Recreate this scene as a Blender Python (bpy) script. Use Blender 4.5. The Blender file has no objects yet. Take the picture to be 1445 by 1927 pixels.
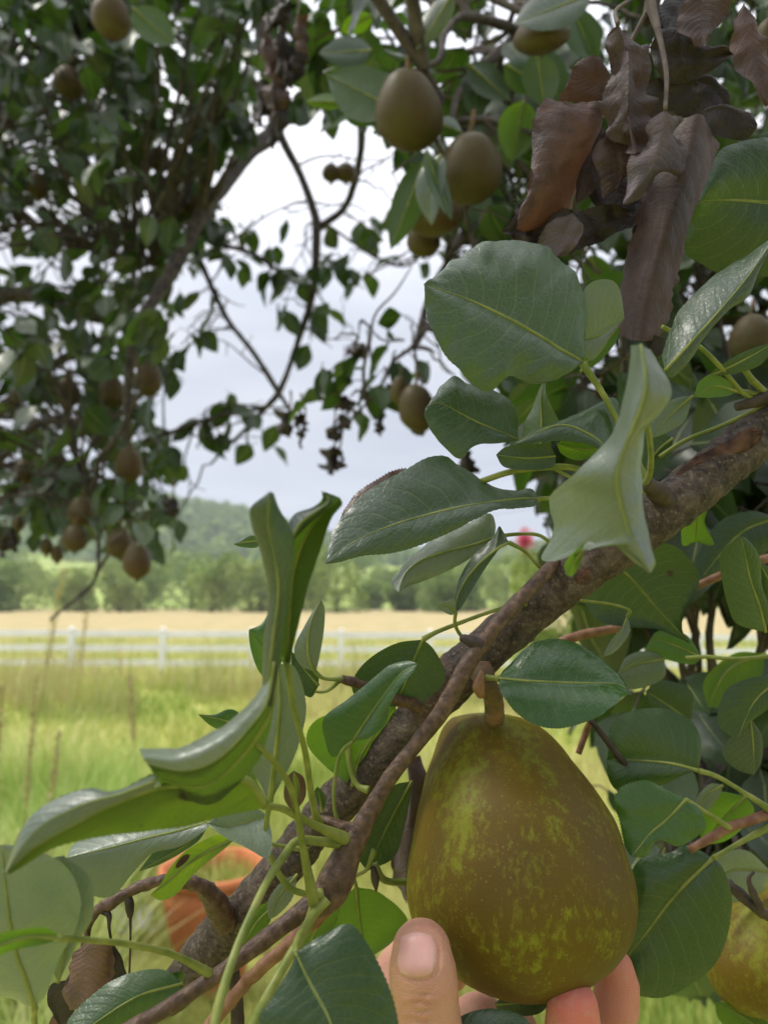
import bpy, bmesh, math, random
import numpy as np
from mathutils import Vector, Matrix, noise as mnoise
random.seed(7); rng = np.random.default_rng(11)
S = bpy.context.scene
COL = S.collection
R = math.radians

# ------------------------------------------------------------------ camera
FPX = 26.0/36.0*1927.0                 # focal length in photo pixels
CAMZ = 1.95; PITCH = R(6.8)
cam_d = bpy.data.cameras.new("camera"); cam = bpy.data.objects.new("camera", cam_d); COL.objects.link(cam)
cam_d.sensor_fit = 'VERTICAL'; cam_d.sensor_height = 36.0; cam_d.sensor_width = 27.0; cam_d.lens = 26.0
cam_d.clip_start = 0.01; cam_d.clip_end = 5000
cam_d.dof.use_dof = True; cam_d.dof.focus_distance = 0.262; cam_d.dof.aperture_fstop = 11.5
cam.location = (0, 0, CAMZ); cam.rotation_euler = (R(90)+PITCH, 0, 0)
S.camera = cam
FW = Vector((0, math.cos(PITCH), math.sin(PITCH))); UP = Vector((0, -math.sin(PITCH), math.cos(PITCH))); RT = Vector((1, 0, 0))
C0 = Vector((0, 0, CAMZ))
def P(x, y, d):
    return C0 + FW*d + RT*((x-722.5)/FPX*d) + UP*((963.5-y)/FPX*d)
def proj(p):
    v = p - C0; d = v.dot(FW)
    return (722.5+v.dot(RT)/d*FPX, 963.5-v.dot(UP)/d*FPX, d)
def ground_at(x, y, z=0.0):
    v = P(x, y, 1.0)-C0
    return C0 + v*((z-CAMZ)/v.z)

# ------------------------------------------------------------------ light
SUN_EL, SUN_AZ = R(58), R(-88)        # azimuth from +Y towards +X: the sun stands to the left
W = bpy.data.worlds.new("World"); S.world = W; W.use_nodes = True
nt = W.node_tree; nt.nodes.clear()
def N(nt, t, **kw):
    n = nt.nodes.new(t)
    for k, v in kw.items():
        if k == 'inp':
            for a, b in v.items(): n.inputs[a].default_value = b
        else: setattr(n, k, v)
    return n
def ramp(nt, fac, stops, interp='LINEAR'):
    r = nt.nodes.new('ShaderNodeValToRGB'); r.color_ramp.interpolation = interp
    e = r.color_ramp.elements
    while len(e) < len(stops): e.new(0.5)
    for i, (p, c) in enumerate(stops):
        e[i].position = p; e[i].color = (*c, 1) if len(c) == 3 else c
    nt.links.new(fac, r.inputs[0]); return r
sky = N(nt, 'ShaderNodeTexSky', sky_type='NISHITA', sun_disc=False, sun_elevation=SUN_EL, sun_rotation=SUN_AZ)
sky.air_density = 1.0; sky.dust_density = 2.0
tc = N(nt, 'ShaderNodeTexCoord'); sep = N(nt, 'ShaderNodeSeparateXYZ'); nt.links.new(tc.outputs['Generated'], sep.inputs[0])
mp = N(nt, 'ShaderNodeMapping'); mp.inputs['Scale'].default_value = (1.6, 1.6, 7.0); nt.links.new(tc.outputs['Generated'], mp.inputs[0])
cn = N(nt, 'ShaderNodeTexNoise', inp={'Scale': 1.7, 'Detail': 5.0, 'Roughness': 0.5}); nt.links.new(mp.outputs[0], cn.inputs['Vector'])
cb = N(nt, 'ShaderNodeTexNoise', inp={'Scale': 0.9, 'Detail': 3.0}); nt.links.new(mp.outputs[0], cb.inputs['Vector'])
# overcast: about three times brighter overhead than near the horizon
grad = ramp(nt, sep.outputs[2], [(0.0, (6.0, 6.5, 7.4)), (0.10, (5.1, 5.6, 6.5)), (0.22, (5.7, 5.95, 6.55)), (0.36, (7.2, 7.3, 7.7)), (0.60, (13.5, 13.5, 14.2)), (1.0, (19, 19, 19.5))])
tone = ramp(nt, cn.outputs[0], [(0.3, (0.80, 0.83, 0.88)), (0.5, (0.96, 0.97, 0.99)), (0.66, (1.16, 1.15, 1.12))])
mul = N(nt, 'ShaderNodeMix', data_type='RGBA', blend_type='MULTIPLY'); mul.inputs[0].default_value = 1
nt.links.new(grad.outputs[0], mul.inputs[6]); nt.links.new(tone.outputs[0], mul.inputs[7])
cover = ramp(nt, cb.outputs[0], [(0.35, (0.78,)*3), (0.6, (0.95,)*3)])
mx = N(nt, 'ShaderNodeMix', data_type='RGBA'); nt.links.new(cover.outputs[0], mx.inputs[0])
nt.links.new(sky.outputs[0], mx.inputs[6]); nt.links.new(mul.outputs[2], mx.inputs[7])
bg = N(nt, 'ShaderNodeBackground'); bg.inputs[1].default_value = 0.11; nt.links.new(mx.outputs[2], bg.inputs[0])
wo = N(nt, 'ShaderNodeOutputWorld'); nt.links.new(bg.outputs[0], wo.inputs[0])
sl = bpy.data.lights.new("sun", 'SUN'); sl.energy = 2.3; sl.angle = R(12); sl.color = (1.0, 0.95, 0.86)
sun = bpy.data.objects.new("sun", sl); COL.objects.link(sun)
sd = Vector((math.sin(SUN_AZ)*math.cos(SUN_EL), math.cos(SUN_AZ)*math.cos(SUN_EL), math.sin(SUN_EL)))
sun.rotation_euler = sd.to_track_quat('Z', 'Y').to_euler()
S.view_settings.view_transform = 'Standard'; S.view_settings.look = 'None'; S.view_settings.gamma = 1.0
S.view_settings.exposure = 0.31
S.cycles.max_bounces = 7; S.cycles.transmission_bounces = 6; S.cycles.diffuse_bounces = 3; S.cycles.glossy_bounces = 2; S.cycles.transparent_max_bounces = 6
S.cycles.volume_bounces = 0
S.cycles.use_denoising = True

# ------------------------------------------------------------------ helpers
def tag(o, label=None, cat=None, group=None, kind=None):
    if label: o["label"] = label
    if cat: o["category"] = cat
    if group: o["group"] = group
    if kind: o["kind"] = kind
    return o
def empty(name, loc=(0, 0, 0)):
    o = bpy.data.objects.new(name, None); o.empty_display_size = 0.02; COL.objects.link(o); o.location = loc; return o
def link(name, me, mat=None, parent=None, smooth=True):
    if mat is not None and not me.materials: me.materials.append(mat)
    if smooth: me.polygons.foreach_set('use_smooth', np.ones(len(me.polygons), dtype=bool))
    o = bpy.data.objects.new(name, me); COL.objects.link(o)
    if parent is not None:
        o.parent = parent; o.matrix_parent_inverse = Matrix.Translation(Vector(parent.location)).inverted() if parent.parent is None else Matrix.Identity(4)
        if parent.parent is not None: pass
    return o
def mesh_np(name, V, F, mat=None, uv=None, rnd=None):
    """V (n,3) verts; F (m,4) quads; uv per loop (m*4,2); rnd per vertex colour value"""
    me = bpy.data.meshes.new(name)
    V = np.asarray(V, dtype=np.float32); F = np.asarray(F, dtype=np.int32); k = F.shape[1]
    me.vertices.add(len(V)); me.vertices.foreach_set('co', V.ravel())
    me.loops.add(F.size); me.loops.foreach_set('vertex_index', F.ravel())
    me.polygons.add(len(F)); me.polygons.foreach_set('loop_start', np.arange(0, F.size, k, dtype=np.int32))
    me.update(calc_edges=True)
    if uv is not None:
        l = me.uv_layers.new(name='UVMap'); l.data.foreach_set('uv', np.asarray(uv, dtype=np.float32).ravel())
    if rnd is not None:
        a = me.attributes.new('rnd', 'FLOAT', 'POINT'); a.data.foreach_set('value', np.asarray(rnd, dtype=np.float32))
    me.validate()
    if mat is not None: me.materials.append(mat)
    return me
def resample(pts, n, smooth=True):
    """Catmull-Rom through pts, n samples, by arc length"""
    p = np.array([list(q) for q in pts], float)
    if len(p) == 2: t = np.linspace(0, 1, n)[:, None]; return p[0]*(1-t)+p[1]*t
    e = np.vstack([2*p[0]-p[1], p, 2*p[-1]-p[-2]]); out = []
    for i in range(1, len(e)-2):
        a, b, c, d = e[i-1], e[i], e[i+1], e[i+2]
        for t in np.linspace(0, 1, 12, endpoint=False):
            out.append(0.5*((2*b)+(-a+c)*t+(2*a-5*b+4*c-d)*t*t+(-a+3*b-3*c+d)*t**3))
    out.append(p[-1]); o = np.array(out)
    s = np.r_[0, np.cumsum(np.linalg.norm(np.diff(o[:, :2], axis=0), axis=1))]
    u = np.linspace(0, s[-1], n)
    return np.stack([np.interp(u, s, o[:, k]) for k in range(o.shape[1])], 1)
def resample_idx(pts, n):
    p = np.array([list(q) for q in pts], float)
    e = np.vstack([2*p[0]-p[1], p, 2*p[-1]-p[-2]]); m = len(p)-1; out = []
    for u in np.linspace(0, m, n):
        i = min(int(u), m-1); t = u-i; a, b, c, d = e[i], e[i+1], e[i+2], e[i+3]
        out.append(0.5*((2*b)+(-a+c)*t+(2*a-5*b+4*c-d)*t*t+(-a+3*b-3*c+d)*t**3))
    return np.array(out)
def nz(v, s=1.0, seed=0.0): return mnoise.noise(Vector(v)*s+Vector((seed, seed*1.7, -seed)))
def tube_mesh(pts, radii, name='tube', sides=12, n=None, bump=0.0, bscale=200, closed=True, mat=None, extra=None):
    """pts: list of Vector; radii: list; returns mesh along a smooth path"""
    data = [(*p, r) for p, r in zip(pts, radii)]
    n = n or max(8, len(pts)*6)
    p = np.array(data, float)
    if len(p) > 2:
        e = np.vstack([2*p[0]-p[1], p, 2*p[-1]-p[-2]]); out = []
        for i in range(1, len(e)-2):
            a, b, c, d = e[i-1], e[i], e[i+1], e[i+2]
            for t in np.linspace(0, 1, 10, endpoint=False):
                out.append(0.5*((2*b)+(-a+c)*t+(2*a-5*b+4*c-d)*t*t+(-a+3*b-3*c+d)*t**3))
        out.append(p[-1]); o = np.array(out)
    else: o = p
    s = np.r_[0, np.cumsum(np.linalg.norm(np.diff(o[:, :3], axis=0), axis=1))]
    u = np.linspace(0, s[-1], n); q = np.stack([np.interp(u, s, o[:, k]) for k in range(4)], 1)
    T = np.gradient(q[:, :3], axis=0); T /= np.linalg.norm(T, axis=1)[:, None]+1e-12
    ref = np.array([0.13, -0.9, 0.4]); V = []; a = None; uvl = []
    for i in range(n):
        t = T[i]
        if a is None: a = np.cross(t, ref); a /= np.linalg.norm(a)
        else: a = a-t*np.dot(a, t); a /= np.linalg.norm(a)
        b = np.cross(t, a)
        for k in range(sides):
            th = 2*math.pi*k/sides; dr = (math.cos(th)*a+math.sin(th)*b); r = q[i, 3]
            if extra: r *= extra(u[i]/s[-1], th)
            if bump: r += bump*(nz(q[i, :3]+dr*r, bscale)+0.5*nz(q[i, :3]+dr*r, bscale*2.3, 3))
            V.append(q[i, :3]+dr*max(r, 1e-5))
    F = []; uv = []; L = s[-1]
    for i in range(n-1):
        for k in range(sides):
            k2 = (k+1) % sides
            F.append((i*sides+k, i*sides+k2, (i+1)*sides+k2, (i+1)*sides+k))
            uv += [(k/sides, u[i]), ((k+1)/sides, u[i]), ((k+1)/sides, u[i+1]), (k/sides, u[i+1])]
    # caps: collapse small rings
    c0 = len(V); V.append(q[0, :3]); V.append(q[-1, :3])
    for k in range(0, sides):
        k2 = (k+1) % sides
        F.append((k2, k, c0, c0)); uv += [(0, 0)]*4
        F.append(((n-1)*sides+k, (n-1)*sides+k2, c0+1, c0+1)); uv += [(0, 0)]*4
    me = bpy.data.meshes.new(name)
    F = [f if f[2] != f[3] else f[:3] for f in F]
    me.from_pydata([tuple(v) for v in V], [], F); l = me.uv_layers.new(name='UVMap')
    fl = []; j = 0
    for f in F:
        fl += uv[j:j+len(f)]; j += 4
    l.data.foreach_set('uv', np.array(fl, dtype=np.float32).ravel())
    if mat: me.materials.append(mat)
    return me
def px_tube(name, pts, wid, mat, parent=None, **kw):
    """pts [(x,y,d)..] in photo pixels and metres of depth; wid in photo pixels (full width)"""
    w = wid if isinstance(wid, (list, tuple)) else [wid]*len(pts)
    return link(name, tube_mesh([P(*p) for p in pts], [0.5*a/FPX*p[2] for a, p in zip(w, pts)], name, mat=mat, **kw), None, parent)
def join_meshes(name, meshes, mat):
    bm = bmesh.new()
    for m in meshes: bm.from_mesh(m); bpy.data.meshes.remove(m)
    me = bpy.data.meshes.new(name); bm.to_mesh(me); bm.free(); me.materials.clear(); me.materials.append(mat); return me

# ------------------------------------------------------------------ materials
def newmat(name):
    m = bpy.data.materials.new(name); m.use_nodes = True; t = m.node_tree; t.nodes.clear()
    o = N(t, 'ShaderNodeOutputMaterial'); return m, t, o
def math_n(t, op, a, b=None, c=None, clamp=False):
    n = N(t, 'ShaderNodeMath', operation=op); n.use_clamp = clamp
    for i, v in enumerate((a, b, c)):
        if v is None: continue
        if isinstance(v, (int, float)): n.inputs[i].default_value = v
        else: t.links.new(v, n.inputs[i])
    return n.outputs[0]
def mixc(t, f, a, b, blend='MIX'):
    n = N(t, 'ShaderNodeMix', data_type='RGBA', blend_type=blend)
    for s, v in ((0, f), (6, a), (7, b)):
        if isinstance(v, (int, float)): n.inputs[s].default_value = v
        elif isinstance(v, tuple): n.inputs[s].default_value = (*v, 1)
        else: t.links.new(v, n.inputs[s])
    return n.outputs[2]
def leaf_mat(name, top, under, trans, rib=(0.30, 0.34, 0.12), rough=0.38, tw=0.3, nveins=11, vein=0.35, spots=0.0, bump=0.5, blight=0.0, use_rnd=False, spotcol=(0.03, 0.018, 0.01), fine=480, coat=0.3, wear=None, mott=None):
    m, t, o = newmat(name); L = t.links.new
    uvn = N(t, 'ShaderNodeUVMap'); sp = N(t, 'ShaderNodeSeparateXYZ'); L(uvn.outputs[0], sp.inputs[0])
    u, v = sp.outputs[0], sp.outputs[1]
    s = math_n(t, 'ABSOLUTE', math_n(t, 'MULTIPLY_ADD', v, 2.0, -1.0))
    tco = N(t, 'ShaderNodeTexCoord')
    wn = N(t, 'ShaderNodeTexNoise', inp={'Scale': 60.0, 'Detail': 2.0}); L(tco.outputs['Object'], wn.inputs['Vector'])
    side = math_n(t, 'MULTIPLY', math_n(t, 'GREATER_THAN', v, 0.5), 0.37)
    ph = math_n(t, 'ADD', math_n(t, 'MULTIPLY', math_n(t, 'SUBTRACT', u, math_n(t, 'MULTIPLY', math_n(t, 'POWER', s, 1.3), 0.20)), float(nveins)), side)
    ph = math_n(t, 'ADD', ph, math_n(t, 'MULTIPLY', wn.outputs[0], 0.6))
    fr = math_n(t, 'ABSOLUTE', math_n(t, 'SUBTRACT', math_n(t, 'FRACT', ph), 0.5))   # 0 on a vein
    vm = math_n(t, 'SUBTRACT', 1.0, math_n(t, 'DIVIDE', fr, 0.045), clamp=True)
    vm = math_n(t, 'MULTIPLY', vm, math_n(t, 'SUBTRACT', 1.0, math_n(t, 'POWER', s, 4.0)), clamp=True)
    vgroove = math_n(t, 'SUBTRACT', 1.0, math_n(t, 'DIVIDE', fr, 0.22), clamp=True)
    ribw = math_n(t, 'MULTIPLY_ADD', u, -0.034, 0.042)
    rm = math_n(t, 'SUBTRACT', 1.0, math_n(t, 'POWER', math_n(t, 'DIVIDE', s, ribw, clamp=True), 3.0), clamp=True)
    vor = N(t, 'ShaderNodeTexVoronoi', feature='DISTANCE_TO_EDGE', inp={'Scale': float(fine)}); 
    L(tco.outputs['Object'], vor.inputs['Vector'])
    net = math_n(t, 'SUBTRACT', 1.0, math_n(t, 'DIVIDE', vor.outputs[0], 0.12), clamp=True)
    big = N(t, 'ShaderNodeTexNoise', inp={'Scale': 35.0, 'Detail': 3.0}); L(tco.outputs['Object'], big.inputs['Vector'])
    if use_rnd:
        at = N(t, 'ShaderNodeAttribute', attribute_name='rnd'); rv = at.outputs['Fac']
    else:
        oi = N(t, 'ShaderNodeObjectInfo'); rv = oi.outputs['Random']
    def tint(c, k=0.6):
        a = tuple(x*(1-k*0.6) for x in c); b = (c[0]*(1+k*0.9), c[1]*(1+k*0.5), c[2]*(1+k*0.2))
        c1 = mixc(t, rv, a, b)
        return mixc(t, math_n(t, 'MULTIPLY', big.outputs[0], 0.5), c1, tuple(x*0.7 for x in c))
    ct, cu = tint(top), tint(under)
    veinm = math_n(t, 'MULTIPLY', vm, vein)
    def veined(c, vc, r):
        c = mixc(t, math_n(t, 'MULTIPLY', net, 0.09), c, vc); c = mixc(t, veinm, c, vc); return mixc(t, rm, c, r)
    vc_top = tuple(min(1, 0.5*a+0.5*b) for a, b in zip(rib, top))
    ct = veined(ct, vc_top, rib); cu = veined(cu, tuple(min(1, 0.6*a+0.4*b) for a, b in zip(rib, under)), rib)
    geo = N(t, 'ShaderNodeNewGeometry')
    base = mixc(t, geo.outputs['Backfacing'], ct, cu)
    tr = mixc(t, rm, mixc(t, rv, tuple(x*0.75 for x in trans), tuple(x*1.15 for x in trans)), tuple(x*0.5 for x in trans))
    if spots > 0:
        sn = N(t, 'ShaderNodeTexVoronoi', inp={'Scale': 95.0}); L(tco.outputs['Object'], sn.inputs['Vector'])
        sr = N(t, 'ShaderNodeSeparateColor'); L(sn.outputs['Color'], sr.inputs[0])
        rad = math_n(t, 'MULTIPLY', math_n(t, 'SUBTRACT', sr.outputs[0], 1-spots, clamp=True), 0.7/max(spots, .01)*0.55)
        dd = math_n(t, 'ADD', sn.outputs['Distance'], math_n(t, 'MULTIPLY', wn.outputs[0], 0.12))
        sm = math_n(t, 'MULTIPLY', math_n(t, 'SUBTRACT', rad, dd), 14.0, clamp=True)
        base = mixc(t, sm, base, spotcol); tr = mixc(t, sm, tr, spotcol)
    if mott:
        mn = N(t, 'ShaderNodeTexNoise', inp={'Scale': 55.0, 'Detail': 6.0, 'Roughness': 0.65, 'Distortion': 0.8}); L(tco.outputs['Object'], mn.inputs['Vector'])
        base = mixc(t, ramp(t, mn.outputs[0], [(0.42, (0, 0, 0)), (0.62, (1, 1, 1))]).outputs[0], base, mott)
    if blight > 0:
        bn = N(t, 'ShaderNodeTexNoise', inp={'Scale': 90.0, 'Detail': 4.0}); L(tco.outputs['Object'], bn.inputs['Vector'])
        bm_ = math_n(t, 'MULTIPLY', math_n(t, 'SUBTRACT', math_n(t, 'ADD', s, math_n(t, 'MULTIPLY', bn.outputs[0], 0.5)), 1.25-blight), 9.0, clamp=True)
        base = mixc(t, bm_, base, mixc(t, bn.outputs[0], (0.035, 0.018, 0.012), (0.16, 0.09, 0.06))); tr = mixc(t, bm_, tr, (0.06, 0.03, 0.01))
    if wear:   # torn dark patches: (u, v, radius) list in leaf coordinates
        for (wu, wv, wr) in wear:
            du = math_n(t, 'SUBTRACT', u, wu); dv = math_n(t, 'SUBTRACT', v, wv)
            dist = math_n(t, 'SQRT', math_n(t, 'ADD', math_n(t, 'MULTIPLY', du, du), math_n(t, 'MULTIPLY', math_n(t, 'MULTIPLY', dv, dv), 0.35)))
            dist = math_n(t, 'ADD', dist, math_n(t, 'MULTIPLY_ADD', wn.outputs[0], wr*0.9, -wr*0.45))
            wm = math_n(t, 'MULTIPLY', math_n(t, 'SUBTRACT', wr, dist), 60.0, clamp=True)
            base = mixc(t, wm, base, spotcol); tr = mixc(t, wm, tr, spotcol)
    h = math_n(t, 'ADD', math_n(t, 'MULTIPLY', vgroove, -0.16), math_n(t, 'MULTIPLY', net, -0.13))
    fn = N(t, 'ShaderNodeTexNoise', inp={'Scale': 420.0, 'Detail': 3.0}); L(tco.outputs['Object'], fn.inputs['Vector'])
    h = math_n(t, 'ADD', h, math_n(t, 'MULTIPLY_ADD', wn.outputs[0], 0.5, math_n(t, 'MULTIPLY', fn.outputs[0], 0.30)))
    bp = N(t, 'ShaderNodeBump', inp={'Strength': bump, 'Distance': 0.0008}); L(h, bp.inputs['Height'])
    pb = N(t, 'ShaderNodeBsdfPrincipled'); L(base, pb.inputs['Base Color']); L(bp.outputs[0], pb.inputs['Normal'])
    rr = math_n(t, 'MULTIPLY_ADD', big.outputs[0], 0.25, rough-0.12)
    L(math_n(t, 'ADD', rr, math_n(t, 'MULTIPLY', geo.outputs['Backfacing'], 0.18)), pb.inputs['Roughness'])
    pb.inputs['Specular IOR Level'].default_value = 0.55
    pb.inputs['Coat Weight'].default_value = coat; pb.inputs['Coat Roughness'].default_value = 0.25
    tb = N(t, 'ShaderNodeBsdfTranslucent'); L(tr, tb.inputs[0]); L(bp.outputs[0], tb.inputs['Normal'])
    ms = N(t, 'ShaderNodeMixShader'); ms.inputs[0].default_value = tw
    L(pb.outputs[0], ms.inputs[1]); L(tb.outputs[0], ms.inputs[2]); L(ms.outputs[0], o.inputs[0])
    return m
def solid(name, c1, c2=None, scale=20, rough=0.6, bump=0.0, bdist=0.001, spec=0.3, detail=4, sss=0, c3=None, coord='Object'):
    m, t, o = newmat(name); L = t.links.new
    tco = N(t, 'ShaderNodeTexCoord'); n1 = N(t, 'ShaderNodeTexNoise', inp={'Scale': float(scale), 'Detail': float(detail)}); L(tco.outputs[coord], n1.inputs['Vector'])
    st = [(0.32, c1), (0.68, c2 or c1)] if c3 is None else [(0.3, c1), (0.5, c2), (0.7, c3)]
    r = ramp(t, n1.outputs[0], st); pb = N(t, 'ShaderNodeBsdfPrincipled'); L(r.outputs[0], pb.inputs['Base Color'])
    pb.inputs['Roughness'].default_value = rough; pb.inputs['Specular IOR Level'].default_value = spec
    if sss: pb.inputs['Subsurface Weight'].default_value = sss; pb.inputs['Subsurface Scale'].default_value = 0.003
    if bump:
        b = N(t, 'ShaderNodeBump', inp={'Strength': bump, 'Distance': bdist}); L(n1.outputs[0], b.inputs['Height']); L(b.outputs[0], pb.inputs['Normal'])
    L(pb.outputs[0], o.inputs[0]); return m
GT, GU, GX = (0.022, 0.052, 0.023), (0.066, 0.108, 0.060), (0.12, 0.27, 0.014)
M = {}
M['leaf'] = leaf_mat('leaf_green', GT, GU, GX, spots=.03)
M['leafbacklit'] = leaf_mat('leaf_backlit', (0.035, 0.075, 0.016), (0.040, 0.075, 0.018), (0.085, 0.165, 0.006), tw=0.38, rough=.5, coat=.1, vein=.2)
M['leafdull'] = leaf_mat('leaf_dull', (0.028, 0.058, 0.034), (0.085, 0.125, 0.08), GX, rough=0.40, bump=0.8, tw=0.14, coat=0.4, vein=.45, spots=.02)
M['leafgloss'] = leaf_mat('leaf_glossy', (0.026, 0.10, 0.012), (0.07, 0.14, 0.05), (0.14, 0.34, 0.015), rough=0.28, coat=0.4, bump=0.5, tw=0.22, spots=0.03)
M['leafdark'] = leaf_mat('leaf_dark', (0.014, 0.042, 0.013), (0.042, 0.082, 0.032), (0.065, 0.17, 0.010), rough=0.36, tw=0.22, spots=.03)
M['leafyoung'] = leaf_mat('leaf_translucent', (0.04, 0.10, 0.014), (0.06, 0.13, 0.022), (0.20, 0.40, 0.010), tw=0.5)
M['leafpale'] = leaf_mat('leaf_pale', (0.12, 0.165, 0.132), (0.14, 0.185, 0.145), (0.17, 0.29, 0.07), rough=0.38, tw=0.2, vein=0.4, coat=.4)  # pale base colour holds the sky sheen of some leaf tops
M['leafspot'] = leaf_mat('leaf_spotted', (0.034, 0.095, 0.028), (0.085, 0.15, 0.06), GX, spots=0.16, spotcol=(0.05, 0.026, 0.022))
M['leafblight'] = leaf_mat('leaf_blighted', (0.06, 0.10, 0.02), (0.1, 0.13, 0.05), (0.25, 0.33, 0.02), spots=0.2, blight=0.75)
M['leafyspot'] = leaf_mat('leaf_yellow_spotted', (0.06, 0.13, 0.012), (0.08, 0.15, 0.02), (0.28, 0.44, 0.01), tw=0.5, spots=0.18, wear=[(0.55, 0.22, 0.10)], spotcol=(0.05, 0.02, 0.01))
M['leaftorn'] = leaf_mat('leaf_torn', (0.05, 0.11, 0.02), (0.055, 0.11, 0.014), (0.16, 0.26, 0.006), tw=0.45, wear=[(0.31, 0.64, 0.05), (0.50, 0.93, 0.012)], spotcol=(0.02, 0.012, 0.008), vein=0.15)
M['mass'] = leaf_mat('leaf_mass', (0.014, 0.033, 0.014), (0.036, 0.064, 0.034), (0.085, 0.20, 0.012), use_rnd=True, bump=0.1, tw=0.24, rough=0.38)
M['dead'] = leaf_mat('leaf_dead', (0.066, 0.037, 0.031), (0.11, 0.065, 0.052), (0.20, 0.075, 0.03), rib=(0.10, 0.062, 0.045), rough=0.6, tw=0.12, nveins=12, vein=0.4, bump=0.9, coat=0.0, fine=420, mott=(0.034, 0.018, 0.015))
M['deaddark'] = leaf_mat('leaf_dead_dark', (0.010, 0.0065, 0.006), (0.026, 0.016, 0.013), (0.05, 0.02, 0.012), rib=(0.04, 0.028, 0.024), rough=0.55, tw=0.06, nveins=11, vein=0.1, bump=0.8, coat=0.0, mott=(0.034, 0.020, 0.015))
M['deadpurple'] = leaf_mat('leaf_dead_purple', (0.085, 0.062, 0.070), (0.15, 0.11, 0.125), (0.1, 0.05, 0.05), rib=(0.14, 0.11, 0.11), rough=0.6, tw=0.08, bump=0.8, coat=0.0, vein=.2, mott=(0.10, 0.07, 0.07))
M['deadgrey'] = leaf_mat('leaf_dead_grey', (0.13, 0.082, 0.058), (0.20, 0.135, 0.10), (0.12, 0.06, 0.03), rib=(0.14, 0.09, 0.07), rough=0.7, tw=0.08, bump=1.0, coat=0.0, vein=.08, mott=(0.09, 0.055, 0.042))
M['petiole'] = solid('petiole_green', (0.115, 0.155, 0.026), (0.24, 0.26, 0.065), 120, 0.42, sss=0.0)
M['petiolebrown'] = solid('petiole_brown', (0.07, 0.05, 0.04), (0.13, 0.10, 0.08), 160, 0.7, 0.5)
M['twig'] = solid('twig_brown', (0.045, 0.026, 0.016), (0.085, 0.050, 0.031), 330, 0.45, 1.0, 0.0012, c3=(0.15, 0.092, 0.058), detail=9)
M['twigred'] = solid('twig_reddish', (0.13, 0.055, 0.03), (0.26, 0.14, 0.08), 200, 0.5, 0.6, 0.0008)
M['twigdark'] = solid('twig_dark', (0.028, 0.02, 0.017), (0.075, 0.056, 0.045), 150, 0.7, 0.7)
M['limb'] = solid('limb_bark', (0.035, 0.028, 0.026), (0.11, 0.09, 0.08), 60, 0.8, 0.8, 0.004)

def bark_mat():
    m, t, o = newmat('bark_branch'); L = t.links.new
    tco = N(t, 'ShaderNodeTexCoord'); uvn = N(t, 'ShaderNodeUVMap')
    mp = N(t, 'ShaderNodeMapping'); mp.inputs['Scale'].default_value = (22, 520, 1); L(uvn.outputs[0], mp.inputs[0])
    n1 = N(t, 'ShaderNodeTexNoise', inp={'Scale': 120.0, 'Detail': 8.0, 'Roughness': 0.72, 'Distortion': 0.5}); L(tco.outputs['Object'], n1.inputs['Vector'])
    n2 = N(t, 'ShaderNodeTexNoise', inp={'Scale': 22.0, 'Detail': 3.0}); L(tco.outputs['Object'], n2.inputs['Vector'])
    n3 = N(t, 'ShaderNodeTexNoise', inp={'Scale': 500.0, 'Detail': 4.0}); L(tco.outputs['Object'], n3.inputs['Vector'])
    base = ramp(t, n1.outputs[0], [(0.38, (0.016, 0.011, 0.008)), (0.47, (0.055, 0.038, 0.028)), (0.55, (0.095, 0.068, 0.050)), (0.66, (0.19, 0.145, 0.105))]).outputs[0]
    red = ramp(t, n2.outputs[0], [(0.52, (0, 0, 0)), (0.66, (1, 1, 1))]).outputs[0]
    base = mixc(t, math_n(t, 'MULTIPLY', red, 0.5), base, (0.15, 0.068, 0.042))
    # pale corky lenticels
    v = N(t, 'ShaderNodeTexVoronoi', inp={'Scale': 620.0}); L(tco.outputs['Object'], v.inputs['Vector'])
    sc = N(t, 'ShaderNodeSeparateColor'); L(v.outputs['Color'], sc.inputs[0])
    lm = math_n(t, 'MULTIPLY', math_n(t, 'SUBTRACT', math_n(t, 'MULTIPLY', math_n(t, 'SUBTRACT', sc.outputs[0], 0.55, clamp=True), 1.3), v.outputs['Distance']), 12.0, clamp=True)
    ub = N(t, 'ShaderNodeTexNoise', inp={'Scale': 1.0, 'Detail': 5.0, 'Roughness': 0.7}); L(mp.outputs[0], ub.inputs['Vector'])
    base = mixc(t, math_n(t, 'MULTIPLY', ramp(t, ub.outputs[0], [(0.45, (0, 0, 0)), (0.7, (1, 1, 1))]).outputs[0], 0.45), base, (0.25, 0.20, 0.155))
    base = mixc(t, math_n(t, 'MULTIPLY', lm, 0.5), base, (0.30, 0.235, 0.16))
    base = mixc(t, math_n(t, 'MULTIPLY', n3.outputs[0], 0.5), base, mixc(t, 0.5, base, (0.02, 0.015, 0.012)))
    h = math_n(t, 'ADD', math_n(t, 'MULTIPLY', n1.outputs[0], 1.3), math_n(t, 'ADD', math_n(t, 'MULTIPLY', lm, 0.35), math_n(t, 'ADD', math_n(t, 'MULTIPLY', n3.outputs[0], 0.35), math_n(t, 'MULTIPLY', ub.outputs[0], 0.35))))
    b = N(t, 'ShaderNodeBump', inp={'Strength': 1.0, 'Distance': 0.0032}); L(h, b.inputs['Height'])
    pb = N(t, 'ShaderNodeBsdfPrincipled', inp={'Roughness': 0.62, 'Specular IOR Level': 0.35}); L(base, pb.inputs['Base Color']); L(b.outputs[0], pb.inputs['Normal'])
    L(pb.outputs[0], o.inputs[0]); return m
M['bark'] = bark_mat()
M['wound'] = solid('peeled_bark', (0.022, 0.011, 0.008), (0.085, 0.042, 0.028), 190, 0.85, 1.0, 0.003, c3=(0.15, 0.078, 0.05), detail=8)

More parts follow.
